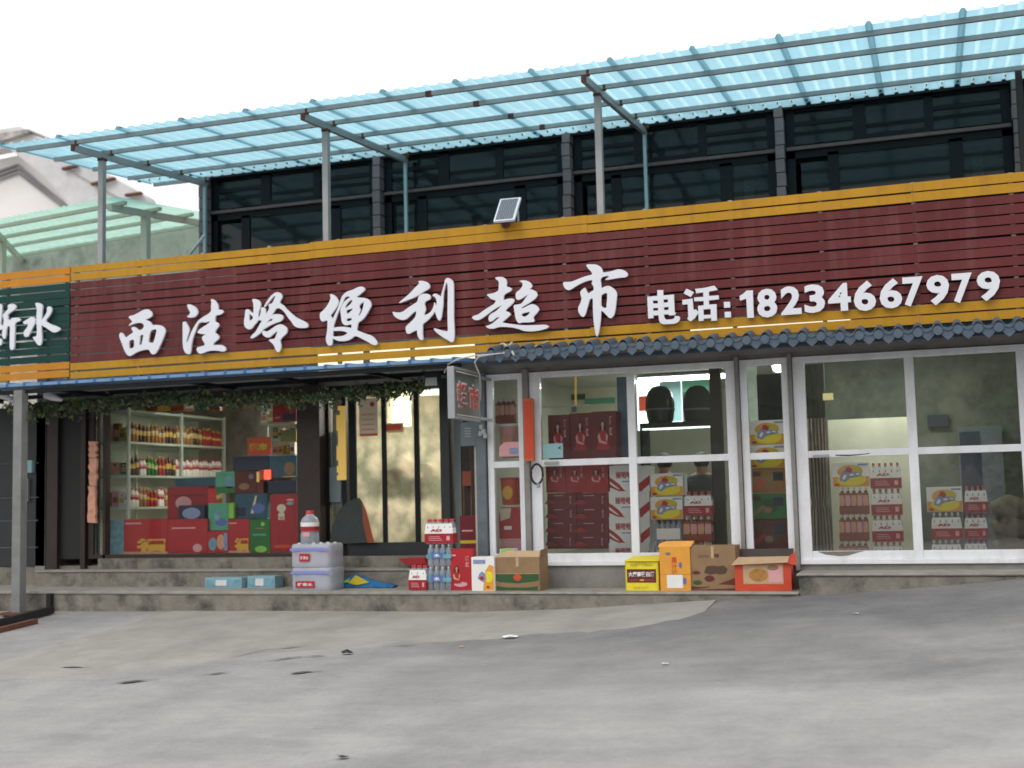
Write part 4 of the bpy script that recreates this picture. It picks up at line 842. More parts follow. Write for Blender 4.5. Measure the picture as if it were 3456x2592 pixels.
s=MB(); X0,X1,Z0,Z1=PB(1690,1846,1738,1872,12.75); s.box(X0,X1,12.72,12.85,Z0-.15,Z1-.02,'cap_white').box(X0+.01,X1-.01,12.715,12.72,Z0,Z1-.02,'lime_box'); s.build('food_packet',label='white packet with a green stripe sticking out of the green-banded box',cat='packet',bevel=.006)
def d_lemon(d):
    d.r(.05,.93,.26,.70,'print_maroon',2); d.t('大唐高粱白酒',.09,.88,.45,.62,'white_card',4,.035); d.e(.5,.34,.07,.03,'gold',4); d.r(.12,.85,.33,.35,'orange_red',3); d.t('特酿',.3,.68,.80,.93,'lemon_dark',2); d.e(.27,.84,.13,.05,'lemon_dark',2); d.e(.72,.84,.13,.05,'lemon_dark',2); d.t('白酒',.25,.7,.06,.13,'lemon_dark',2); d.r(0,.02,0,1,'lemon_dark',3); d.r(.97,.985,0,1,'lemon_dark',3)
o=carton('liquor_case','bright yellow case with a maroon label and white characters',(2111,1890,2223,1988),12.62,.24,'lemon',d_lemon,z0=ZT)
X0,X1,Z0,Z1=PB(2115,1880,2225,1890,12.62); MB().add([(X0-.01,12.60,Z0-.01),(X1,12.60,Z0-.01),(X1,12.84,Z0+.035),(X0+.02,12.84,Z0+.035)],[(0,1,2,3)],'lemon').add([(X0+.02,12.615,Z0-.02),(X1,12.615,Z0-.02),(X1,12.615,Z0-.008),(X0+.02,12.615,Z0-.008)],[(0,1,2,3)],'lemon_dark').build('lid',o)
def d_orange(d):
    d.r(.22,.74,.06,.36,'white_card',2); d.t('果',.38,.58,.62,.76,'orange_red',2); d.t('汁',.38,.58,.48,.61,'orange_red',2); d.t('冻',.38,.58,.38,.47,'orange_red',2); d.e(.28,.84,.09,.035,'grey_panel',2); d.e(.68,.58,.05,.07,'print_blue',3); d.e(.8,.22,.06,.08,'print_blue',3); d.r(0,1,.365,.372,'cardboard',2)
o=carton('snack_carton','tall orange carton with an upright flap and white sticker beside the yellow case',(2226,1845,2328,1991),12.60,.22,'orange',d_orange,z0=ZT)
X0,X1,Z0,Z1=PB(2226,1828,2328,1845,12.60); MB().add([(X0-.02,12.60,Z0-.005),(X1+.0,12.60,Z0-.005),(X1+.04,12.62,Z1+.005),(X0+.06,12.62,Z1+.005),(X0-.01,12.615,Z1-.02)],[(0,1,2,3,4)],'orange').build('flap',o)
def d_brown(d):
    d.p([(.0,0),(.98,0),(.98,.28),(.75,.20),(.5,.10),(.2,.08),(0,.1)],'print_maroon'); d.p([(0,.02),(.98,.05),(.98,.12),(.6,.14),(.3,.05)],'cardboard',2)
    d.p([(.30,.40),(.44,.36),(.56,.38),(.66,.36),(.78,.38),(.82,.48),(.74,.56),(.6,.54),(.5,.56),(.36,.54)],'print_brown',2); d.e(.42,.27,.11,.07,'print_maroon',3); d.e(.13,.40,.09,.04,'print_maroon',3); d.e(.15,.18,.1,.05,'print_green',3); d.r(.54,.64,.74,.82,'print_brown',2); d.t('红富士苹果',.18,.42,.74,.80,'cardboard_dark',2)
carton('cardboard_box','large brown fruit box with faded red print left of the orange-red box',(2330,1842,2484,1992),12.62,.30,'cardboard',d_brown,z0=ZT)
def d_or(d): d.r(.15,.86,.26,.98,'cardboard_pale',1); d.e(.42,.58,.17,.24,mat('print_ochre',(.42,.20,.05),.7,noise=.3,scale=20),2); d.r(.60,.84,.32,.90,'pink_card',2); d.e(.68,.85,.10,.10,'cardboard',3); d.e(.2,.9,.05,.06,'pink_card',3)
o=carton('fruit_box','orange-red fruit box with a pale printed window and open flap at the platform end',(2478,1902,2668,1994),12.56,.34,'orange_red',d_or,z0=ZT)
X0,X1,Z0,Z1=PB(2478,1902,2668,1994,12.56); f=MB(); f.add([(X0-.03,12.52,Z1-.01),(X1-.03,12.52,Z1+.01),(X1-.02,12.66,Z1+.065),(X0+.03,12.66,Z1+.06)],[(0,1,2,3)],'cardboard_pale').add([(X1-.03,12.52,Z1),(X1+.05,12.56,Z1-.02),(X1+.04,12.8,Z1+.10),(X1-.02,12.66,Z1+.07)],[(0,1,2,3)],'orange_red').add([(X0,12.89,Z1),(X1,12.89,Z1),(X1+.01,12.93,Z1+.13),(X0+.01,12.93,Z1+.13)],[(0,1,2,3)],'dark_wood').build('flap',o)

BOT={}
def bottle_mesh(r,h,capm,labm,body='bottle_clear',lab2=None):
    key=(round(r,3),round(h,3),capm,labm,body,lab2)
    if key in BOT: return BOT[key]
    s=MB(); P_=[(r*.9,0),(r,.03*h),(r,.30*h),(r*.94,.32*h),(r*.94,.36*h),(r,.38*h),(r,.66*h),(r*.85,.76*h),(r*.45,.86*h),(r*.34,.90*h)]
    s.lathe(0,0,0,P_,body,12)
    if labm: s.lathe(0,0,.38*h,[(r*1.01,0),(r*1.01,.14*h),],labm,12); s.lathe(0,0,.52*h,[(r*1.01,0),(r*1.01,.12*h)],lab2 or labm,12)
    s.lathe(0,0,.89*h,[(r*.42,0),(r*.42,.10*h),(r*.3,.11*h)],capm,10)
    o=s.build('bottle',origin=(0,0,0)); me=o.data; bpy.data.objects.remove(o); BOT[key]=me; return me
def pack(label,px,Y,nb,capm,kind,z0=None,group=None,dep=2):
    X0,X1,Z0,Z1=PB(*px,Y)
    if z0 is not None: Z0=z0
    W_,H_=X1-X0,Z1-Z0; r=W_/nb/2*.97
    t_=thing('bottle_pack',((X0+X1)/2,Y+r*dep,Z0),label,'bottle pack',group)
    cfg={'redwhite':('bottle_clear','white_card',None),'tea':('tea_red','peach',None),'blue':('bottle_clear','sky_box',None),'grey':('bottle_clear','white_card',None)}[kind]
    me=bottle_mesh(r,H_,capm,cfg[1] if kind!='grey' else None,cfg[0])
    for i in range(nb):
        for j in range(dep):
            b=bpy.data.objects.new('bottle',me); COL.objects.link(b); b.parent=t_; b.location=(X0+r*1.03+i*W_/nb-(X0+X1)/2,r*(1+2*j)-r*dep,0)
    s=MB(); e=.004
    def wrapbox(z0f,z1f,m_,off=0):
        za,zb_=Z0+z0f*H_,Z0+z1f*H_; s.box(X0-e-off,X1+e+off,Y-e-off,Y+2*r*dep+e,za,zb_,m_)
    if kind=='redwhite':
        # waisted wrapper: white shoulder over red skirt
        s.add([(X0+.01,Y+.006,Z0+.82*H_),(X1-.01,Y+.006,Z0+.82*H_),(X1+e,Y-e,Z0+.42*H_),(X0-e,Y-e,Z0+.42*H_)],[(0,3,2,1)],'white_card'); wrapbox(.03,.42,'carton_red')
        s.text('AD',X0+.2*W_,X0+.62*W_,Z0+.50*H_,Z0+.60*H_,Y-.008,'print_red',.05)
        for k in range(3): s.rect(X0+.14*W_,X0+(.62-.04*k)*W_,Z0+(.14+.07*k)*H_,Z0+(.165+.07*k)*H_,Y-.008,'pink_card')
        s.rect(X0+.78*W_,X0+.90*W_,Z0+.14*H_,Z0+.32*H_,Y-.008,'pink_card')
    elif kind=='tea': 
        for k in range(nb): s.rect(X0+(k+.06)*W_/nb,X0+(k+.94)*W_/nb,Z0+.32*H_,Z0+.72*H_,Y-.004,'pink_card' if k%2 else 'peach')
        s.rect(X0,X1,Z0+.74*H_,Z0+.80*H_,Y-.004,'tea_red'); s.rect(X0,X1,Z0+.02*H_,Z0+.30*H_,Y-.004,'tea_red')
    elif kind=='blue': wrapbox(.34,.52,'sky_box'); s.rect(X0+.2*W_,X0+.66*W_,Z0+.36*H_,Z0+.60*H_,Y-.008,'print_blue'); s.text('水',X0+.3*W_,X0+.56*W_,Z0+.40*H_,Z0+.56*H_,Y-.010,'white_card',.04)
    elif kind=='grey': s.rect(X0+.12*W_,X0+.95*W_,Z0+.08*H_,Z0+.60*H_,Y-.006,'white_card')
    s.build('wrapper',t_)
    return t_
G1='drink packs stacked outside by the entrance'
pack('small six bottle pack with white and red labels at the foot of the blue packs',(1380,1908,1438,1988),12.62,3,'cap_red','redwhite',z0=ZT-.002,group=G1)
pack('blue labelled water pack at the bottom of the outdoor stack',(1440,1910,1522,1990),12.64,4,'cap_white','blue',z0=ZT-.002,group=G1)
pack('blue labelled water pack in the middle of the outdoor stack',(1440,1836,1522,1910),12.64,4,'cap_white','blue',group=G1)
pack('red capped drink pack on top of the blue water packs outside',(1434,1752,1528,1836),12.64,5,'cap_red','redwhite',group=G1)
# wrapped big-bottle water packs and the big bottle
for k,(px,lb) in enumerate((((980,1914,1117,1992),'film-wrapped water pack with red label standing on the terrace'),((978,1836,1114,1914),'film-wrapped water pack stacked on another one, big bottle on top'))):
    X0,X1,Z0,Z1=PB(*px,12.62)
    if k==0: Z0=.622
    t_=thing('water_pack',((X0+X1)/2,12.8,Z0),lb,'water pack','film-wrapped water packs on the terrace')
    s=MB(); W_=X1-X0; prf=[(.0,.0),(.01,.05),(.015,.30),(.008,.45),(.015,.60),(.015,.88),(.0,.96),(-.04,1.0)]
    nseg=72
    rings=[]
    for off,vz in prf:
        ring=[]
        for j in range(nseg):
            a=2*math.pi*j/nseg; cx_,cy_=math.copysign(abs(math.cos(a))**.35,math.cos(a)),math.copysign(abs(math.sin(a))**.35,math.sin(a))
            ring.append(((X0+X1)/2+cx_*(W_/2+off*.4),12.62+.19+cy_*(.185+off*.4)-.010*abs(math.cos(cx_*math.pi*2.5)),Z0+vz*(Z1-Z0)))
        rings.append(ring)
    V=[v for r_ in rings for v in r_]; s.add(V,[(i*nseg+j,i*nseg+(j+1)%nseg,(i+1)*nseg+(j+1)%nseg,(i+1)*nseg+j) for i in range(len(prf)-1) for j in range(nseg)]+[tuple((len(prf)-1)*nseg+j for j in range(nseg))],'film_white',True)
    s.build('film',t_)
    Hk=Z1-Z0; wm=bottle_mesh(.047,Hk*.97,'cap_white','print_red' if k else 'sky_box','bottle_clear')
    for i in range(3):
        for j in range(5):
            b=bpy.data.objects.new('bottle',wm); COL.objects.link(b); b.parent=t_; b.location=(X0+.065+j*(W_-.13)/4-(X0+X1)/2,12.69+i*.11-12.8,.004)
    MB().box(X0+.012,X1-.012,12.602,12.606,Z0+.70*Hk,Z0+.82*Hk,'film_blue').build('blue_band',t_)
    MB().rect(X0+(.15 if k==0 else .26)*W_,X0+(.62 if k==0 else .52)*W_,Z0+.12*Hk if k==0 else Z0+.25*Hk,Z0+(.40 if k==0 else .58)*Hk,12.598,'print_red').text('矿泉水',X0+(.2 if k==0 else .29)*W_,X0+(.57 if k==0 else .49)*W_,Z0+(.19 if k==0 else .33)*Hk,Z0+(.33 if k==0 else .48)*Hk,12.596,'white_card').build('label',t_)
    s=MB()
    for i in range(2):
        for j in range(5): s.lathe(X0+.07+j*(W_-.14)/4,12.72+i*.16,Z1-.02,[(.035,0),(.03,.012),(.018,.022),(.018,.032)],'cap_white',10)
    s.build('bottle_caps',t_)
X0,X1,Z0,Z1=PB(1004,1726,1060,1836,12.70); t_=thing('big_bottle',((X0+X1)/2,12.80,Z0),'large clear water bottle with red cap and label on the wrapped packs','bottle')
b=bpy.data.objects.new('body',bottle_mesh((X1-X0)/2,Z1-Z0+.01,'cap_red','carton_red','bottle_clear','white_card')); COL.objects.link(b); b.parent=t_
X0,X1,Z0,Z1=PB(1004,1790,1060,1808,12.7); MB().box((X0+X1)/2-.03,(X0+X1)/2+.05,12.693,12.697,Z0-.01,Z1-.02,'pink_card').build('label_print',t_)
# flat pieces on the terrace
for px,lb in (((692,1950,815,1982),'larger light blue foam tray lying on the terrace'),((835,1945,927,1980),'smaller light blue foam tray beside the larger one')):
    X0,X1,Z0,Z1=PB(*px,12.95); s=MB(); s.box(X0,X1,12.95,13.15,.622,Z1,'light_blue_board'); s.box(X0+.015,X1-.015,12.945,12.95,.64,Z1-.02,'sky_box'); s.rect(X0+.3*(X1-X0),X0+.6*(X1-X0),.65,Z1-.025,12.943,'cap_white'); s.build('foam_tray',label=lb,cat='tray',bevel=.006)
s=MB(); A_=[at(x,y,13.0) for x,y in ((1120,1976),(1150,1960),(1185,1948),(1200,1938),(1225,1948),(1270,1962),(1335,1975),(1330,1982),(1125,1982))]
s.prism([(v.x,v.z) for v in A_],12.96,13.08,mat('bag_blue',(.02,.16,.38),.4,noise=.3,scale=12)); s.prism([(v.x,v.z) for v in [at(x,y,12.95) for x,y in ((1175,1968),(1200,1942),(1218,1950),(1245,1966),(1205,1974))]],12.945,12.96,'lemon_dark'); s.prism([(v.x,v.z) for v in [at(x,y,12.94) for x,y in ((1150,1966),(1180,1952),(1178,1966))]],12.935,12.945,'lime_box'); s.build('plastic_bag',label='flattened blue and yellow plastic bag on the terrace by the entrance step',cat='bag')
s=MB(); A_=[at(x,y,13.3) for x,y in ((1345,1885),(1380,1882),(1435,1880),(1440,1903),(1400,1908),(1368,1904))]; s.prism([(v.x,v.z) for v in A_],13.28,13.4,'carton_red'); s.build('red_packet',label='crumpled red packet on the entrance step left of the bottle packs',cat='packet',bevel=.005)
# litter on the road
def litter(px,py,w_,h_,m_,lb,cat_='litter'):
    q=gpt(px,py,.0); s=MB(); n_=9; V=[(q.x,q.y,q.z+h_)]+[(q.x+w_*math.cos(a)*random.uniform(.7,1.1),q.y+w_*.6*math.sin(a)*random.uniform(.7,1.1),q.z+.013+random.uniform(0,h_*.4)) for a in [2*math.pi*i/n_ for i in range(n_)]]
    s.add(V,[(0,1+i,1+(i+1)%n_) for i in range(n_)],m_); s.build('litter',label=lb,cat=cat_,group='scraps of litter on the road')
litter(1503,2044,.075,.035,'paper','white paper scrap at the foot of the terrace kerb')
litter(1722,2155,.09,.035,'paper','white crumpled paper out on the road below the cardboard boxes')
litter(1556,2187,.03,.02,'orange','tiny orange scrap on the road')
litter(1172,2210,.06,.05,'black_rubber','black lump on the road crack')
litter(1157,2562,.045,.02,'black_rubber','small dark lump near the bottom edge of the road')
litter(2245,2245,.035,.012,'paper','faint pale scrap in the middle of the road')
litter(2890,2072,.03,.015,'paper','tiny white scrap by the right kerb slope')

# ------------------------------------------------------------------ things fixed to the doors
X0,X1,Z0,Z1=PB(1771,1345,1803,1556,12.9)
s=MB(); s.box(X0,X1-.005,12.87,12.93,Z0,Z1,'duct_orange'); s.box(X0+.01,X1-.015,12.865,12.87,Z0+.03,Z1-.03,'orange_red'); s.build('orange_conduit',label='weathered orange-red plastic strip hanging between the side panel and left door',cat='strip',bevel=.004)
s=MB(); q=at(1812,1600,12.9); s.tube([(q.x+.066*math.cos(a),12.90,q.z+.108*math.sin(a)) for a in [2*math.pi*i/24 for i in range(25)]],.012,'black_rubber',8); s.box(q.x+.0,q.x+.03,12.885,12.915,q.z-.15,q.z-.10,'alu'); s.build('cable_lock',label='black loop cable lock hanging from the left door edge',cat='lock')
X0,X1,Z0,Z1=PB(1832,1497,1900,1546,13.0); s=MB(); s.box(X0,X1,12.998,13.004,Z0,Z1,'cyan_card'); s.shape([(X1-.06,Z1-.05),(X1-.02,Z1-.03),(X1-.03,Z1-.05),(X1-.02,Z1-.07)],12.996,'navy'); s.build('paper_card',label='pale turquoise card stuck on the left glazed door pane',cat='card')
X0,X1,Z0,Z1=PB(1685,1492,1752,1540,13.0); s=MB(); s.prism([(X0,Z0),(X1,Z0),(X1,Z1),(X0+.06,Z1),(X0,Z1-.05)],12.998,13.004,'pink_card'); s.rect(X0+.12,X1-.01,Z0+.02,Z0+.09,12.996,'logo_blue'); s.build('paper_card',label='pink card with a cut corner on the narrow side panel pane',cat='card')
X0,X1,Z0,Z1=PB(1556,1425,1612,1505,13.1)
t_=thing('meter_box',((X0+X1)/2,13.1,Z0),'grey-blue electric meter box beside the box sign','meter box'); MB().box(X0,X1,13.08,13.2,Z0,Z1,'grey_panel').build('case',t_,bevel=.004)
s=MB(); 
for k in range(4): s.rect(X0+.05,X1-.07,Z0+.10+k*.03,Z0+.112+k*.03,13.077,'alu')
s.build('label_print',t_)
s=MB()
for (x,y) in ((1625,1440),(1632,1455),(1622,1462),(1638,1470)): q=at(x,y,12.88); s.box(q.x-.02,q.x+.02,12.86,12.92,q.z-.03,q.z+.02,'alu')
s.build('latch',label='small metal latch cluster on the grey post below the box sign',cat='latch',bevel=.004)

# ------------------------------------------------------------------ goods behind the white doors (front at Y 13.25)
YG=13.22; zf_=.862
GW='maroon liquor cartons behind the left glazed door'
for r_,(ya_,yb2) in enumerate(((1852,1806),(1806,1758),(1758,1712),(1712,1664))):
    rn=['bottom','second','third','top'][r_]
    for c_,(xa,xb) in enumerate(((1848,1945),(1946,2054))):
        carton('liquor_carton','dark maroon carton, %s of the %s column behind the left door'%(rn,['left','right'][c_]),(xa,yb2,xb,ya_),YG,.26,'carton_maroon',d_wine2,GW)
for c_,(xa,xb) in enumerate(((1842,1908),(1909,1978),(1979,2054))):
    carton('liquor_carton','deep red upright carton with a lady print, %s of three on the maroon row'%['left','middle','right'][c_],(xa,1568,xb,1663),YG,.24,'carton_red',d_wine,GW)
for c_,(xa,xb) in enumerate(((1852,1925),(1926,1998),(1999,2080))):
    carton('liquor_carton','maroon upright carton with faint lady print above the door rail, %s of three'%['left','middle','right'][c_],(xa,1400-c_*6,xb,1566),YG+.05,.24,'carton_maroon',d_wine,GW)
GMk='white cartons with red stripes behind the left door'
for r_,(ya_,yb2) in enumerate(((1904,1832),(1832,1745),(1745,1658),(1658,1572))):
    rn=['lowest','second lowest','second highest','highest'][r_]
    o=carton('milk_carton','white milk carton with red stripes, %s of the stack left of the door stile'%rn,(2056,yb2,2132,ya_),YG,.30,'white_card',d_milk,GMk)
    o=carton('milk_carton','white milk carton with red diagonal, %s of the stack right of the door stile'%rn,(2133,yb2,2192,ya_),YG+.03,.30,'white_card',d_milkR,GMk)
GF='yellow fruit drink cartons behind the glass'
carton('drink_carton','yellow and white fruit drink carton, upper of two behind the middle pane',(2194,1597,2304,1674),YG,.26,'white_card',d_fruit,GF)
carton('drink_carton','yellow and white fruit drink carton, lower of two behind the middle pane',(2196,1676,2305,1753),YG,.26,'white_card',d_fruit,GF)
GP='bottle packs behind the white doors'
pack('grey capped clear bottle pack with white label under the two yellow cartons',(2205,1755,2300,1826),YG,5,'grey_panel','grey',group=GP)
pack('clear bottle pack at floor level under the white-labelled pack',(2205,1826,2300,1898),YG,5,'cap_white','grey',group=GP)
pack('red skirted drink pack right of the two yellow cartons in the middle pane',(2310,1658,2402,1742),YG,4,'cap_red','redwhite',group=GP)
pack('tea bottle pack with peach labels under the red skirted pack in the middle pane',(2306,1744,2402,1830),YG,4,'cap_white','tea',group=GP)
pack('tea bottle pack at floor level in the middle pane, hidden by the brown box',(2306,1830,2402,1905),YG,4,'cap_white','tea',group=GP)
# narrow panel C
carton('drink_carton','yellow and white drink carton on top of the stack in the narrow right panel',(2530,1418,2648,1500),YG,.26,'white_card',d_fruit,GF)
carton('drink_carton','yellow and white drink carton, second in the narrow right panel stack',(2530,1501,2650,1580),YG,.26,'white_card',d_fruit,GF)
def d_camo(c1,c2):
    def f(d): d.e(.5,.5,.25,.3,c1,1); d.p([(.05,.1),(.4,.5),(.3,.55),(.02,.3)],c2,2); d.r(.62,.92,.5,.85,'navy',2); d.e(.45,.35,.13,.12,'cardboard',3); d.r(.02,.25,.7,.9,'print_brown',2)
    return f
for nm,px,m_,c1,c2 in (('orange-brown',(2538,1582,2652,1664),'amber','cardboard','orange_red'),('dark green',(2540,1665,2654,1752),'green_box','print_green','cardboard'),('dull maroon',(2545,1753,2660,1855),'print_maroon','print_brown','carton_red'),):
    carton('noodle_carton','%s noodle carton in the narrow right panel stack'%nm,px,YG,.30,m_,d_camo(c1,c2),'noodle cartons in the narrow panel')
# panel A
s=MB(); X0,X1,Z0,Z1=PB(1676,1350,1735,1430,YG); pack('tea bottle pack with peach labels at the top of the narrow left panel',(1672,1345,1736,1428),YG+.1,4,'cap_white','tea',group=GP)
def bucket(px,Y,m1,m2,lb,rim='white_card',nm='snack_tub'):
    X0,X1,Z0,Z1=PB(*px,Y); r=(X1-X0)/2; H_=Z1-Z0; t_=thing(nm,((X0+X1)/2,Y+r,Z0),lb,'tub','tubs in the narrow left panel')
    MB().lathe((X0+X1)/2,Y+r,Z0,[(r*.78,0),(r*.82,H_*.1),(r*.92,H_*.75),(r*.96,H_*.93)],m1,20).build('tub',t_)
    MB().lathe((X0+X1)/2,Y+r,Z0+H_*.93,[(r,0),(r,H_*.07),(r*.9,H_*.075)],rim,20).build('lid',t_)
    MB().ell((X0+X1)/2,Z0+H_*.45,r*.5,H_*.25,Y-.012+r*.08,m2).build('label_print',t_)
bucket((1674,1430,1745,1545),YG,'pink_card','peach','big pinkish tub behind the upper pane of the narrow left panel')
bucket((1678,1612,1748,1705),YG,'orange_red','gold','orange-red noodle tub in the narrow left panel','print_red')
s=MB(); X0,X1,Z0,Z1=PB(1684,1712,1758,1818,YG); s.prism([(X0,Z0),(X1-.01,Z0),(X1,Z0+.25),(X1-.03,Z1),(X0+.02,Z1),(X0,Z1-.08)],YG,YG+.12,'print_red'); s.prism([(X0+.01,Z1-.01),(X0+.15,Z1-.01),(X0+.13,Z1-.12),(X0+.02,Z1-.15)],YG-.003,YG,'cream_card'); s.rect(X0+.06,X0+.15,Z0+.10,Z0+.14,YG-.004,'white_card'); s.build('snack_bag',label='bright red snack bag with a cream top in the narrow left panel',cat='bag',bevel=.004)
s=MB(); X0,X1,Z0,Z1=PB(1686,1818,1762,1880,YG); s.prism([(X0,Z0),(X1,Z0),(X1-.01,Z1),(X0+.01,Z1)],YG,YG+.12,'pink_card'); s.rect(X0+.04,X0+.14,Z0+.02,Z0+.12,YG-.003,'peach'); s.build('snack_bag',label='pink and white snack bag under the red one in the narrow left panel',cat='bag',bevel=.004)
# behind door D
carton('drink_carton','yellow and white drink carton beside the curtain in the right door',(2808,1560,2932,1644),YG,.26,'white_card',d_fruit,GF)
for k,(ya_,yb2) in enumerate(((1646,1736),(1736,1826),(1826,1912))):
    pack('tea bottle pack with peach labels, %s under the carton by the curtain'%['highest','middle','lowest'][k],(2832,ya_,2932,yb2),YG,5,'cap_white','tea',group=GP)
for k,(ya_,yb2) in enumerate(((1562,1650),(1650,1740),(1740,1830),(1830,1912))):
    pack('red skirted drink pack, %s of the tall stack left of the right door stile'%['highest','second','third','lowest'][k],(2938+k*3,ya_,3040+k*3,yb2),YG,5,'cap_red','redwhite',group=GP)
carton('drink_carton','yellow and white drink carton right of the right door stile',(3128,1643,3248,1727),YG,.26,'white_card',d_fruit,GF)
for k,(ya_,yb2) in enumerate(((1730,1822),(1822,1910))): pack('red skirted drink pack, %s one under the rightmost yellow carton'%['upper','lower'][k],(3144,ya_,3246,yb2),YG,5,'cap_white','redwhite',group=GP)
for k,(ya_,yb2) in enumerate(((1640,1732),(1732,1820),(1820,1905))): pack('red capped clear bottle pack, %s in the rightmost stack'%['highest','middle','lowest'][k],(3256,ya_,3332,yb2),YG,4,'cap_red','redwhite',group=GP)
# curtain
s=MB(); P_=[]; nC=40
zs_=[.87,1.10,1.40,1.47,1.54,1.8,2.2,2.21,2.35,2.36,2.92]
wf=[1.0,1.0,.85,.62,.85,.95,1,1,1,1,1]
xa,xb=at(2722,1600,13.35).x,at(2798,1600,13.35).x; xm=(xa+xb)/2
rows=[[(xm+(xa+(xb-xa)*i/nC-xm)*wf[k],13.35+.025*math.sin(i*1.9)+.01*math.sin(i*.7+k),z_) for i in range(nC+1)] for k,z_ in enumerate(zs_)]
V=[v for r_ in rows for v in r_]
for k in range(len(zs_)-1):
    m_='curtain_dark' if zs_[k]>=2.35 else 'curtain_beige'
    for i in range(nC): s.add([V[k*(nC+1)+i],V[k*(nC+1)+i+1],V[(k+1)*(nC+1)+i+1],V[(k+1)*(nC+1)+i]],[(0,1,2,3)],m_ if (i%6<3 or m_=='curtain_dark') else 'print_brown',True)
s.build('curtain',label='gathered striped brown and beige curtain at the left edge of the right door',cat='curtain')
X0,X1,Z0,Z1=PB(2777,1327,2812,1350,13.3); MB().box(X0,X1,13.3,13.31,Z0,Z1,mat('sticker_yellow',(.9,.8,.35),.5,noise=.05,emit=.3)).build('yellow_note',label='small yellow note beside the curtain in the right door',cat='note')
# back of room: wall notices, backlit sign, dark fridge, helmets, seated people
X0,X1,Z0,Z1=PB(1835,1265,2090,1500,16.8); s=MB()
s.box(X0,X1,16.8,16.83,Z0,Z1,'cream_card')
for k in range(4): s.rect(X0+.1,X0+.1+(X1-X0)*(.35+.12*(k%2)),Z1-.18-k*.17,Z1-.10-k*.17,16.797,'print_green' if k%2 else 'grey_panel')
s.text('价目表',X0+.5*(X1-X0),X0+.75*(X1-X0),Z1-.12,Z1-.03,16.795,'grey_panel'); s.box(X0+.55*(X1-X0),X1-.05,16.79,16.797,Z1-.42,Z1-.34,'mint_box')
s.build('wall_notice',label='pale notice board with green bars on the back wall behind the left door',cat='notice board')
s=MB(); q0,q1=at(1943,1262,13.6),at(1943,1368,13.6); s.tube([q0,q1],.012,'lit_yellow'); s.box(at(1832,1370,13.6).x,at(1990,1370,13.6).x,13.59,13.61,q1.z-.012,q1.z+.006,'white_card'); s.build('hanging_rail',label='thin hanging rail with a yellow rod behind the upper left door pane',cat='rail')
X0,X1,Z0,Z1=PB(2085,1272,2122,1560,13.5); MB().box(X0,X1,13.5,13.53,Z0,Z1,mat('poster_blue',(.10,.17,.27),.4,noise=.5,scale=6)).build('blue_poster',label='blue-grey poster strip beside the left door stile',cat='poster')
X0,X1,Z0,Z1=PB(2150,1240,2300,1450,16.0)
s=MB(); s.box(X0,X1,16.0,16.05,Z0,Z1,'lit_sign_white'); s.rect(X0+.02,X0+.28,Z0+.25,Z0+.45,15.995,'orange_red'); s.rect(X0+.60,X0+.95,Z1-.35,Z1-.12,15.995,'mint_box'); s.rect(X0+.68,X0+.88,Z0+.18,Z0+.3,15.995,'orange'); s.rect(X0+.68,X0+.88,Z0+.3,Z0+.42,15.994,'print_red'); s.rect(X1-.28,X1,Z0+.1,Z1,15.993,'cyan_card')
s.build('backlit_sign',label='bright white backlit menu sign behind the two dark helmets',cat='backlit sign')
X0,X1,Z0,Z1=PB(2165,1425,2410,1440,14.2); s=MB(); s.box(X0,X1,14.1,14.5,Z0,Z1,'dark_wood'); s.box(X0,X0+.03,14.1,14.5,.87,Z0,'dark_frame'); s.box(X1-.03,X1,14.1,14.5,.87,Z0,'dark_frame'); s.box(X0,X1,14.105,14.115,Z0-.03,Z0-.012,'lit_sign_white'); s.build('display_shelf',label='dark shelf with a lit edge carrying two helmets behind the middle pane',cat='shelf')
for k,(xa,xb,lb) in enumerate(((2172,2270,'round dark helmet on the left of the shelf'),(2300,2398,'round greyish helmet on the right of the shelf'))):
    X0,X1,Z0,Z1=PB(xa,1288,xb,1425,14.2); r=(X1-X0)/2; s=MB(); s.lathe((X0+X1)/2,14.3,Z0,[(r*.82,0),(r*.92,.06),(r,.20),(r*.96,.28),(r*.8,.36),(r*.5,.415),(r*.15,.43)],'helmet' if k==0 else 'jacket_grey',24)
    t_=thing('helmet',((X0+X1)/2,14.3,Z0),lb,'helmet','helmets on the shelf'); s.build('shell',t_); MB().lathe((X0+X1)/2,14.3,Z0+.14,[(r*1.01,0),(r*1.015,.02)],'grey_panel',24).build('trim',t_)
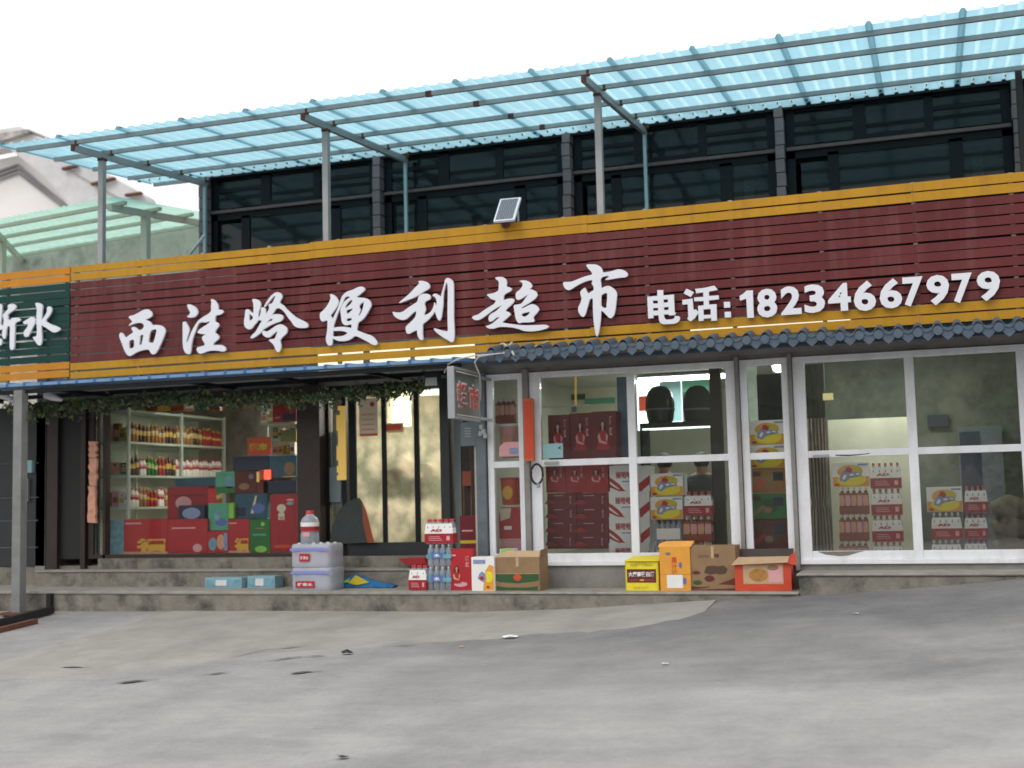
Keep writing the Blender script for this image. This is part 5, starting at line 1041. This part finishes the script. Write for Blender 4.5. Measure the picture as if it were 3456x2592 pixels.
def seated(xc,Y,jm,label):
    zf0=.86; t_=thing('person',(xc,Y,zf0),label,'person')
    def skin(nm,pts,edges,rads,m_,par):
        me=bpy.data.meshes.new(nm); me.from_pydata(pts,edges,[]); o=bpy.data.objects.new(nm,me); COL.objects.link(o); o.parent=par
        sk=o.modifiers.new('skin','SKIN'); 
        for v,r in zip(me.skin_vertices[0].data,rads): v.radius=(r,r) if not isinstance(r,tuple) else r
        me.skin_vertices[0].data[0].use_root=True
        o.modifiers.new('sub','SUBSURF').levels=1; o.modifiers['sub'].render_levels=2; me.materials.append(MATS[m_]); return o
    # facing away (+Y), seated: pelvis .45, chest, neck, head; thighs forward, shins down; forearms forward on a table
    P_=[(0,0,.48),(0,.0,.68),(0,.03,.88),(0,.05,.98),(0,.07,1.07),(0,.08,1.16),
        (-.17,.03,.90),(-.22,.12,.66),(-.14,.34,.64),(-.12,.40,.64),(.17,.03,.90),(.22,.12,.66),(.14,.34,.64),(.12,.40,.64),
        (-.09,.02,.46),(-.12,.42,.46),(-.12,.42,.06),(-.12,.55,.03),(.09,.02,.46),(.12,.42,.46),(.12,.42,.06),(.12,.55,.03)]
    E_=[(0,1),(1,2),(2,3),(3,4),(4,5),(2,6),(6,7),(7,8),(8,9),(2,10),(10,11),(11,12),(12,13),(0,14),(14,15),(15,16),(16,17),(0,18),(18,19),(19,20),(20,21)]
    Rr=[.14,.13,.14,.055,.085,.075,.065,.05,.035,.035,.065,.05,.035,.035,.08,.06,.04,.035,.08,.06,.04,.035]
    skin('body',P_,E_,Rr,'skin',t_)
    skin('jacket',P_[:3]+[P_[6],(-.22,.12,.66),(-.155,.30,.64),P_[10],(.22,.12,.66),(.155,.30,.64),(0,.04,.95)],[(0,1),(1,2),(2,3),(3,4),(4,5),(2,6),(6,7),(7,8),(2,9)],[.16,.15,.165,.09,.07,.055,.09,.07,.055,.09],jm,t_)
    hd=MB(); hd.lathe(0,.055,1.06,[(.07,0),(.09,.03),(.098,.08),(.09,.13),(.06,.165),(.02,.18)],'hair',16); ho=hd.build('hair',None,origin=(0,0,0)); ho.parent=t_
    st=thing('stool',(xc,Y,zf0),'plain stool under the seated person in %s'%('the navy jacket' if 'navy' in label else 'the grey jacket'),'stool')
    MB().box(xc-.17,xc+.17,Y-.17,Y+.15,zf0+.36,zf0+.40,'dark_wood').build('seat',st)
    for sx in (-.14,.14):
        for sy in (-.14,.12): MB().box(xc+sx-.015,xc+sx+.015,Y+sy-.015,Y+sy+.015,zf0,zf0+.36,'dark_wood').build('leg',st)
seated(at(2238,1520,14.9).x,14.9,'jacket_navy','person in a dark navy jacket seated with their back to the middle pane')
seated(at(2358,1520,14.9).x,15.0,'jacket_grey','person in a dark grey jacket seated at the right of the middle pane')
X0,X1,Z0,Z1=PB(2404,1238,2440,1860,13.6); MB().box(X0,X1,13.6,13.7,.87,Z1,'dark_wood').build('curtain_rail_post',label='dark brown vertical board at the right edge of the middle pane',cat='board')
X0,X1,Z0,Z1=PB(2556,1262,2650,1418,13.7); MB().box(X0,X1,13.7,13.75,Z0-.1,Z1,'dark_frame').build('dark_board',label='black board in the upper narrow right panel',cat='board')
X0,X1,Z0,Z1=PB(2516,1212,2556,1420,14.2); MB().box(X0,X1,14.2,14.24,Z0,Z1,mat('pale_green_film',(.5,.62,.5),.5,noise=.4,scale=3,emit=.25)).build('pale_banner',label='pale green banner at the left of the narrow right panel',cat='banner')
s=MB(); s.box(-1.3,3.0,15.0,15.05,.87,3.09,mat('backdrop_green',(.13,.155,.125),.8,noise=.55,scale=1.6,dirt=(.34,.36,.28),dscale=1.1,damt=.8)); s.build('dark_backdrop',label='dark greenish backdrop added behind the goods of the right door to dim the room',cat='backdrop')  # added dark backdrop dims the room so the mirrored street shows
X0,X1,Z0,Z1=PB(2798,1412,3068,1640,14.2); s=MB(); s.box(X0,X1,14.2,14.24,.87,Z1,mat('mirrored_pale',(.62,.62,.50),.8,noise=.12,scale=3,dirt=(.5,.5,.42),dscale=2)); s.build('mirrored_wall_board',label='pale beige board imitating a mirrored wall behind the left half of the right door',cat='screen')  # added pale board imitates the street wall mirrored in the pane
# fridge / dark cabinet deep in room behind D right
s=MB(); X0,X1,Z0,Z1=PB(3130,1400,3200,1440,14.9); s.box(X0,X1,14.9,14.99,Z0,Z1,'navy'); s.build('wall_monitor',label='small dark monitor on the wall behind the right door',cat='monitor')
s=MB(); s.box(at(3240,1600,14.5).x,at(3390,1600,14.5).x,14.5,14.95,.87,2.25,'grey_blue_paint'); s.box(at(3245,1600,14.5).x,at(3315,1600,14.5).x,14.49,14.5,.95,2.2,'navy'); s.build('cabinet',label='grey-blue cabinet behind the right door',cat='cabinet',bevel=.01)
s=MB(); X0,X1,Z0,Z1=PB(3350,1640,3470,1900,13.5)
for k in range(3): s.tube([(X0+.02,13.6,Z0+.12+k*.2),((X0+X1)/2,13.58,Z0+.16+k*.2),(X1,13.6,Z0+.12+k*.2)],[.10,.13,.11],mat('sack',(.16,.14,.10),.9,noise=.3,scale=12),10)
s.build('grain_sack',label='pile of drab sacks at the right end behind the glass',cat='sack')

# ------------------------------------------------------------------ left shop interior
YW=13.72
GG='gift boxes in the left shop window'
carton('gift_box','light blue patterned gift box at the left end of the window',(347,1755,417,1852),YW,.2,'sky_box',none,GG,'box',z0=1.0)
carton('gift_box','wide bright red gift box with a gold character, second from left',(418,1752,566,1856),YW,.2,'print_red',d_fu,GG,'box',z0=1.0)
carton('gift_box','plain bright red gift box right of the wide one with a gold character',(567,1752,700,1856),YW,.2,'print_red',lambda d:(d.r(.1,.7,.72,.76,'pink_card'),d.e(.75,.15,.12,.12,'pink_card',2)),GG,'box',z0=1.0)
carton('gift_box','small pink and blue gift box between the plain red and the gold lettered box',(701,1792,770,1856),YW,.2,'print_red',lambda d:(d.e(.25,.4,.2,.3,'sky_box'),d.e(.65,.5,.2,.35,'peach',2),d.r(.8,.98,.1,.9,'logo_blue',3)),GG,'box',z0=1.0)
carton('gift_box','square red gift box with a gold character beside the green box',(771,1752,842,1854),YW,.2,'print_red',d_fu,GG,'box',z0=1.0)
carton('gift_box','dark green gift box with yellow fruit print',(843,1752,911,1854),YW,.2,'green_box',lambda d:(d.e(.55,.10,.3,.1,'lime_box'),d.e(.65,.85,.1,.06,'lime_box'),d.r(.15,.8,.5,.56,'mint_box',2),d.r(.3,.7,.7,.74,'cardboard',2)),GG,'box',z0=1.0)
carton('gift_box','tall deep red gift box with a cream emblem at the right end of the window',(912,1668,1003,1856),YW,.2,'carton_red',lambda d:(d.e(.42,.76,.17,.07,'cream_card'),d.e(.42,.64,.12,.06,'cream_card'),d.r(.30,.54,.56,.60,'cream_card'),d.e(.75,.90,.14,.02,'pink_card'),d.e(.75,.84,.14,.03,'sky_box'),d.e(.45,.1,.35,.03,'orange_red')),GG,'box',z0=1.0)
carton('gift_box','mint green gift box with a lime side above the small pink one',(703,1698,770,1790),YW+.05,.2,'mint_box',lambda d:(d.e(.65,.3,.3,.15,'print_blue'),d.e(.45,.55,.15,.2,'sky_box',2)),GG,'box')
carton('gift_box','narrow lime green box standing beside the mint one',(771,1698,789,1750),YW+.05,.2,'lime_box',none,GG,'box')
carton('gift_box','large dark red gift box high behind the plain red one',(565,1642,702,1752),YW+.22,.2,'carton_red',lambda d:(d.r(.06,.9,.7,.74,'print_maroon'),d.e(.4,.5,.2,.2,'pink_card')),GG,'box')
carton('gift_bag','dark blue gift bag in front of the large dark red box',(602,1705,690,1760),YW+.04,.1,'navy',lambda d:(d.e(.5,.5,.35,.35,'logo_blue'),),GG,'bag')
carton('gift_box','long teal box lying on the large dark red box',(590,1612,724,1641),YW+.22,.2,'teal_box',none,GG,'box')
carton('gift_bag','dull green gift bag left of the maroon boxes',(728,1592,792,1664),YW+.1,.14,'mint_box',lambda d:(d.e(.7,.5,.25,.3,'sky_box'),d.r(0,1,0,.3,'green_box')),GG,'bag')
carton('gift_box','dark maroon gift box with a cream blossom',(793,1590,866,1664),YW+.1,.2,'print_maroon',lambda d:(d.e(.42,.3,.25,.15,'cardboard'),d.e(.75,.75,.12,.12,'grey_panel')),GG,'box')
carton('gift_box','dark red gift box under the glowing red light',(867,1620,905,1664),YW+.1,.2,'carton_maroon',none,GG,'box')
carton('gift_box','blue patterned gift box above the red one with a gold character',(792,1665,900,1750),YW+.1,.2,'teal_box',lambda d:(d.p([(.5,.2),(.65,.9),(.7,.9),(.6,.2)],'cream_card'),d.r(0,.35,.1,.45,'navy'),d.e(.75,.4,.2,.2,'print_blue',2)),GG,'box')
carton('gift_box','flat navy gift box under the orange-red one',(786,1540,907,1588),YW+.1,.2,'navy',none,GG,'box')
carton('gift_box','flat teal gift box right of the navy one',(908,1538,1000,1612),YW+.1,.2,'teal_box',lambda d:(d.e(.75,.4,.2,.3,'cardboard'),d.r(.5,.98,.02,.06,'gold')),GG,'box')
carton('gift_box','black gift box above the tall deep red one',(888,1622,1000,1664),YW+.1,.2,'navy',none,GG,'box')
carton('sign_card','orange-red card with yellow characters on the navy box',(835,1476,914,1536),YW+.12,.02,'orange_red',lambda d:d.t('超市',.08,.85,.25,.68,'lemon_dark',2,.05),None,'card')
carton('wall_poster','dark red poster hanging in the upper right of the shop window',(920,1356,1000,1424),YW+.1,.02,'carton_red',lambda d:(d.r(.42,.95,.08,.42,'navy'),d.r(.1,.3,.2,.26,'pink_card'),d.r(.03,.9,.84,.9,'print_maroon')),None,'poster')
carton('gift_box','olive box below the dark red poster',(948,1452,1000,1490),YW+.15,.15,'lemon_dark',lambda d:(d.r(0,1,0,1,mat('olive',(.16,.17,.04),.5,noise=.2))),GG,'box')
X0,X1,Z0,Z1=PB(866,1586,912,1618,YW+.05); s=MB(); s.box(X0+(X1-X0)*.55,X1,YW+.05,YW+.07,Z0,Z1,'lit_red').box(X0,X0+.035,YW+.05,YW+.06,Z0-.03,Z1-.02,'lit_yellow').box(X0+.04,X0+(X1-X0)*.55,YW+.05,YW+.06,Z0,Z1,'orange_red'); s.build('led_display',label='small glowing red display between the dark gift boxes',cat='display')
for i,(px,lb) in enumerate((((296,1490,332,1545),'upper'),((296,1546,334,1640),'middle'),((294,1641,330,1765),'lower'))):  # strips shaped and coloured like sunset mirrored on the glass edge
    X0,X1,Z0,Z1=PB(*px,13.46); X0+=.02; mat('glint_peach',(.80,.38,.26),.5,noise=.35,scale=9,dirt=(.35,.12,.08),dscale=7); MB().prism([(X0+random.uniform(0,.03),Z0+.004+(Z1-Z0)*k/6) for k in range(7)]+[(X1-random.uniform(0,.035),Z1-.004-(Z1-Z0)*k/6) for k in range(7)],13.43,13.48,'glint_peach').build('sunset_glint',label='solid peach strip imitating a sunset reflection at the window edge, %s of three'%lb,cat='packet',group='sunset reflection strips at the left window edge',bevel=.01)
# bottle shelf running back along the shop
XSf=-9.95; rx1=at(430,1500,1).x; rx2=at(752,1500,1).x; Y1=13.95; XSf=rx1*Y1; Y2=XSf/rx2
SH=thing('bottle_shelf',(XSf,Y1,.87),'white metal shelf rack full of bottles running back inside the left shop window','shelf')
ym=XSf/at(608,1500,1).x
lev=[at(430,1382,Y1).z,at(430,1490,Y1).z,at(430,1604,Y1).z,at(430,1712,Y1).z]
for y_ in (Y1,ym,Y2): MB().box(XSf-.0,XSf+.035,y_-.02,y_+.02,.87,lev[0]+.02,'shelf_white').build('upright',SH)
for z_ in lev: MB().box(XSf-.42,XSf+.03,Y1,Y2,z_-.03,z_,'shelf_white').build('shelf_board',SH)
MB().box(XSf-.44,XSf-.42,Y1,Y2,.87,lev[0],'shelf_white').build('back_panel',SH)
MB().box(XSf-.75,XSf-.44,Y1-.0,Y2,.87,2.6,'dark_room').build('side_board',SH)
bm={c_:bottle_mesh(.036,.26,cp_,lb_,c_,lb2) for c_,cp_,lb_,lb2 in (('amber','gold','bottle_gold','cream_card'),('bottle_dark','print_red','bottle_gold','gold'),('green_box','gold','cream_card','lime_box'),('white_card','cap_red','print_red','pink_card'),('carton_red','gold','gold','carton_red'))}
kinds=[['amber','bottle_dark','amber'],['bottle_dark','white_card','green_box','carton_red'],['white_card','amber','carton_red']]
cn=0; kc={}
for li,z_ in enumerate(lev[1:]):
    y_=Y1+.06; nn=0
    while y_<Y2-.05:
        for row in range(1):
            kd=kinds[li][int(nn/2.5)%len(kinds[li])]
            if li==1 and y_>ym+.1: kd='white_card'
            if li==0 and y_>ym+.6: kd='carton_red'
            b=bpy.data.objects.new('liquor_bottle',bm[kd]); COL.objects.link(b); b.location=(XSf-.03+random.uniform(-.01,.01),y_,z_+.001); b.scale=(1,1,random.uniform(.85,1.05))
            cl={'amber':'amber gold','bottle_dark':'dark brown','green_box':'green','white_card':'white','carton_red':'red'}[kd]
            kc[(li,kd)]=kc.get((li,kd),0)+1; o_n=['first','second','third','fourth','fifth','sixth','seventh','eighth','ninth','tenth','eleventh','twelfth','thirteenth','fourteenth','fifteenth','sixteenth','seventeenth','eighteenth','nineteenth','twentieth','last'][min(20,kc[(li,kd)]-1)]
            tag(b,'%s %s bottle from the left on the %s shelf of the rack'%(o_n,cl,['upper','middle','lower'][li]),'bottle','bottles on the %s shelf of the rack'%['upper','middle','lower'][li])
            cn+=1
        y_+=.085; nn+=1
s=MB(); s.box(-8.6,-7.05,15.6,15.66,.87,3.08,mat('backdrop_olive',(.085,.085,.06),.7,noise=.5,scale=5)); s.box(-8.35,-8.05,15.5,15.6,.87,3.0,mat('pale_pilaster',(.28,.28,.22),.8,noise=.1))  # dark board added to deepen the gloom behind the gift boxes
s.build('dark_backdrop',label='added dark backdrop with a pale pilaster behind the stacked gift boxes',cat='backdrop')
NM=['first','second','third','fourth','fifth','sixth','seventh','eighth','ninth','tenth']
def packets(n,x0,y0,x1,y1,Y,where,grp):
    cols=[('print_red','red'),('gold','gold'),('white_card','white'),('green_box','green'),('teal_box','teal'),('peach','peach'),('tea_red','brown-red'),('lemon_dark','mustard'),('cream_card','cream'),('pink_card','pink')]
    for i in range(n):
        a=lerp(x0,x1,i/n)+1; b=lerp(x0,x1,(i+1)/n)-1; c,cn_=random.choice(cols); y0_=lerp(y0,lerp(y0,y1,.35),random.random())
        X0,X1,Z0,Z1=PB(a,y0_,b,y1,Y); s=MB(); dy=random.uniform(0,.05)
        s.prism([(X0,Z0),(X1,Z0),(X1-.004,Z0+(Z1-Z0)*.5),(X1,Z1),(X0,Z1),(X0+.004,Z0+(Z1-Z0)*.5)],Y+dy,Y+dy+.06,c)
        s.rect(X0+.15*(X1-X0),X0+.85*(X1-X0),Z0+.25*(Z1-Z0),Z0+.62*(Z1-Z0),Y+dy-.002,random.choice(cols)[0]); s.ell((X0+X1)/2,Z0+.78*(Z1-Z0),.22*(X1-X0),.08*(Z1-Z0),Y+dy-.002,random.choice(cols)[0],8)
        s.build('snack_packet',label='%s %s packet from the left %s'%(NM[i],cn_,where),cat='packet',group=grp)
def rack(x0,x1,ys_,Y,label):
    t_=thing('display_rack',at((x0+x1)/2,ys_[-1],Y),label,'shelf'); 
    for y_ in ys_: q0_,q1_=at(x0,y_,Y),at(x1,y_,Y); MB().box(q0_.x,q1_.x,Y-.02,Y+.25,q0_.z-.02,q0_.z,'shelf_white').build('shelf_board',t_)
    for x_ in (x0,x1): q0_=at(x_,ys_[0],Y); MB().box(q0_.x-.012,q0_.x+.012,Y+.22,Y+.25,.87,q0_.z+.25,'shelf_white').build('upright',t_)
rack(872,998,(1378,1430,1482,1536),14.6,'small wire rack of snack packets at the upper right of the shop window')
packets(6,875,1338,995,1376,14.6,'on the top board of the wire rack','packets on the wire rack')
packets(5,875,1388,995,1428,14.6,'on the second board of the wire rack','packets on the wire rack')
packets(4,917,1440,995,1480,14.6,'on the third board of the wire rack','packets on the wire rack')
packets(4,918,1492,995,1534,14.6,'on the lowest board of the wire rack','packets on the wire rack')
rack(350,424,(1490,1604,1712),14.05,'narrow left end rack of snack packets in the shop window')
packets(3,352,1420,422,1488,14.05,'on the top board of the narrow end rack','packets on the narrow end rack')
packets(3,352,1540,422,1602,14.05,'on the middle board of the narrow end rack','packets on the narrow end rack')
packets(3,352,1645,422,1710,14.05,'on the lower board of the narrow end rack','packets on the narrow end rack')
packets(7,440,1352,740,1386,14.5,'on top of the white bottle rack','packets on top of the bottle rack')
# things seen through the frosted entrance
for px,Y,m_,lb in (((1322,1538,1388,1605),13.85,'orange_red','orange-red bag shape showing through the middle frosted pane'),((1403,1562,1462,1612),13.85,'orange_red','smaller red bag shape showing through the right frosted pane'),((1400,1690,1450,1800),13.9,'cardboard','brown carton showing through the right frosted pane')):
    X0,X1,Z0,Z1=PB(*px,Y); s=MB(); s.prism([(X0,Z0),(X1,Z0),(X1,Z0+(Z1-Z0)*.6),(X1-.03,Z0+(Z1-Z0)*.8),((X0+X1)/2,Z1),(X0+.03,Z0+(Z1-Z0)*.8),(X0,Z0+(Z1-Z0)*.6)],Y,Y+.12,m_); s.build('hung_bag' if 'bag' in lb else 'carton',label=lb,cat='bag' if 'bag' in lb else 'carton',bevel=.006)
X0,X1,Z0,Z1=PB(1213,1345,1275,1472,13.6); s=MB(); s.box(X0,X1,13.596,13.600,Z0,Z1,'cream_card'); s.rect(X0+.01,X1-.005,Z0,Z0+.03,13.594,'orange_red'); s.rect(X0,X0+.012,Z0,Z1,13.594,'peach'); s.ell(X1-.07,Z1-.07,.03,.03,13.594,'print_red')
for k in range(4): s.rect(X0+.03,X1-.04,Z0+.07+k*.06,Z0+.09+k*.06,13.594,'peach')
s.build('door_poster',label='cream poster with a red border on the left frosted entrance pane',cat='poster')
X0,X1,Z0,Z1=PB(1290,1428,1362,1460,13.6); s=MB(); s.box(X0,X1,13.596,13.6,Z0,Z1,'peach'); s.rect(X0+.03,X1-.03,Z0+.03,Z1-.02,13.594,'orange_red'); s.rect(X0,X1,Z0,Z0+.012,13.594,'lemon'); s.build('door_poster',label='small peach and red strip poster on the middle frosted entrance pane',cat='poster')
s=MB(); A_=[at(x,y,13.56) for x,y in ((1185,1690),(1215,1680),(1235,1720),(1262,1830),(1150,1835),(1120,1835),(1125,1790),(1150,1720))]; s.prism([(v.x,v.z) for v in A_],13.50,13.56,'jacket_grey'); s.prism([(v.x,v.z) for v in [at(x,y,13.5) for x,y in ((1222,1690),(1236,1722),(1264,1832),(1240,1832),(1225,1760))]],13.495,13.5,'tea_red'); s.build('dark_reflection',label='dark shape imitating a reflection at the lower left of the entrance door',cat='reflection',bevel=.01)  # solid dark shape imitates something mirrored in the door glass
# yellow-lit gap and red boxes right of the entrance
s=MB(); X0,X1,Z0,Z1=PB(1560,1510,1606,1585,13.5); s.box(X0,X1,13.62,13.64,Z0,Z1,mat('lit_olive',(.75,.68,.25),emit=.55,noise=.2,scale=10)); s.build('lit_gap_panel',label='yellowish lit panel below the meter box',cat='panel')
carton('gift_box','stack of red cartons deep beside the grey post',(1552,1740,1625,1860),13.35,.2,'carton_maroon',lambda d:(d.r(.1,.6,.6,.64,'pink_card'),d.r(0,1,.3,.38,'lemon_dark')),None,'carton',z0=.96)
carton('gift_box','dark red tin above the red cartons beside the grey post',(1560,1590,1605,1640),13.4,.1,'tea_red',none,None,'tin')
s=MB(); s.rect(at(1562,1660,13.5).x,at(1590,1660,13.5).x,at(1575,1760,13.5).z,at(1575,1640,13.5).z,13.5,'amber'); s.box(at(1562,1660,13.52).x,at(1590,1660,13.5).x,13.505,13.56,at(1575,1760,13.5).z,at(1575,1640,13.5).z,'amber'); s.build('hung_packet',label='amber packet hanging between the entrance and the grey post',cat='packet')

# ------------------------------------------------------------------ across the street (seen in the glass)
s=MB(); nxh,nyh=40,10; V=[]
for j in range(nyh+1):
    for i in range(nxh+1):
        x=-60+i*3.5; y=-20-j*4.0; z=gz(0,-20)-.5+ (1-math.exp(-j*.30))*12+1.2*math.sin(i*.9+j)+.8*math.sin(i*2.1-j*1.3) if j else -.6
        V.append((x,y,z))
s.add(V,[(j*(nxh+1)+i,(j+1)*(nxh+1)+i,(j+1)*(nxh+1)+i+1,j*(nxh+1)+i+1) for j in range(nyh) for i in range(nxh)],'hill_green',True); s.build('hillside',kind='structure',origin=(0,-20,0))
s=MB(); s.box(-50,.3,-17.3,-17,-.8,3.3,'retaining'); s.box(.3,50,-17.3,-17,-.8,2.3,'retaining'); s.build('retaining_wall',label='long pale retaining wall across the street, mirrored in the door glass',cat='wall')
def shrub(x,y,h,r,label):
    t_=thing('tree',(x,y,gz(x,y)),label,'tree','trees across the street'); z0=gz(x,y)
    MB().tube([(x,y,z0-.2),(x+.1,y,z0+h*.35),(x-.05,y+.1,z0+h*.7)],[.12,.09,.04],'dark_wood').build('trunk',t_)
    s=MB()
    cl=[(random.gauss(0,r*.45),random.gauss(0,r*.45),h*.6+random.gauss(0,h*.17)) for _ in range(16)]
    for i in range(1100):
        c0=random.choice(cl); c_=Vector((x+c0[0]+random.gauss(0,r*.2),y+c0[1]+random.gauss(0,r*.2),z0+c0[2]+random.gauss(0,r*.2)))
        a=Vector((random.uniform(-1,1),random.uniform(-1,1),random.uniform(-1,1))).normalized(); b=a.cross(Vector((random.uniform(-1,1),random.uniform(-1,1),random.uniform(-1,1)))).normalized()
        s.add([c_-a*.12,c_+b*.07,c_+a*.12,c_-b*.07],[(0,1,2,3)],random.choice(['leaf_a','leaf_a','leaf_b']))
    s.build('crown',t_)
for x,y,h,r,lb in ((2.2,-14,5.5,1.6,'nearest leafy tree across the street, mirrored in the right door'),(5.5,-15,6.5,2.0,'tall tree to the right across the street, mirrored in the glass'),(-4.5,-15.5,6.0,1.6,'tree before the pale wall across the street, mirrored in the glass'),(-9,-15,5.0,1.8,'leftmost tree across the street, mirrored in the glass')): shrub(x,y,h,r,lb)
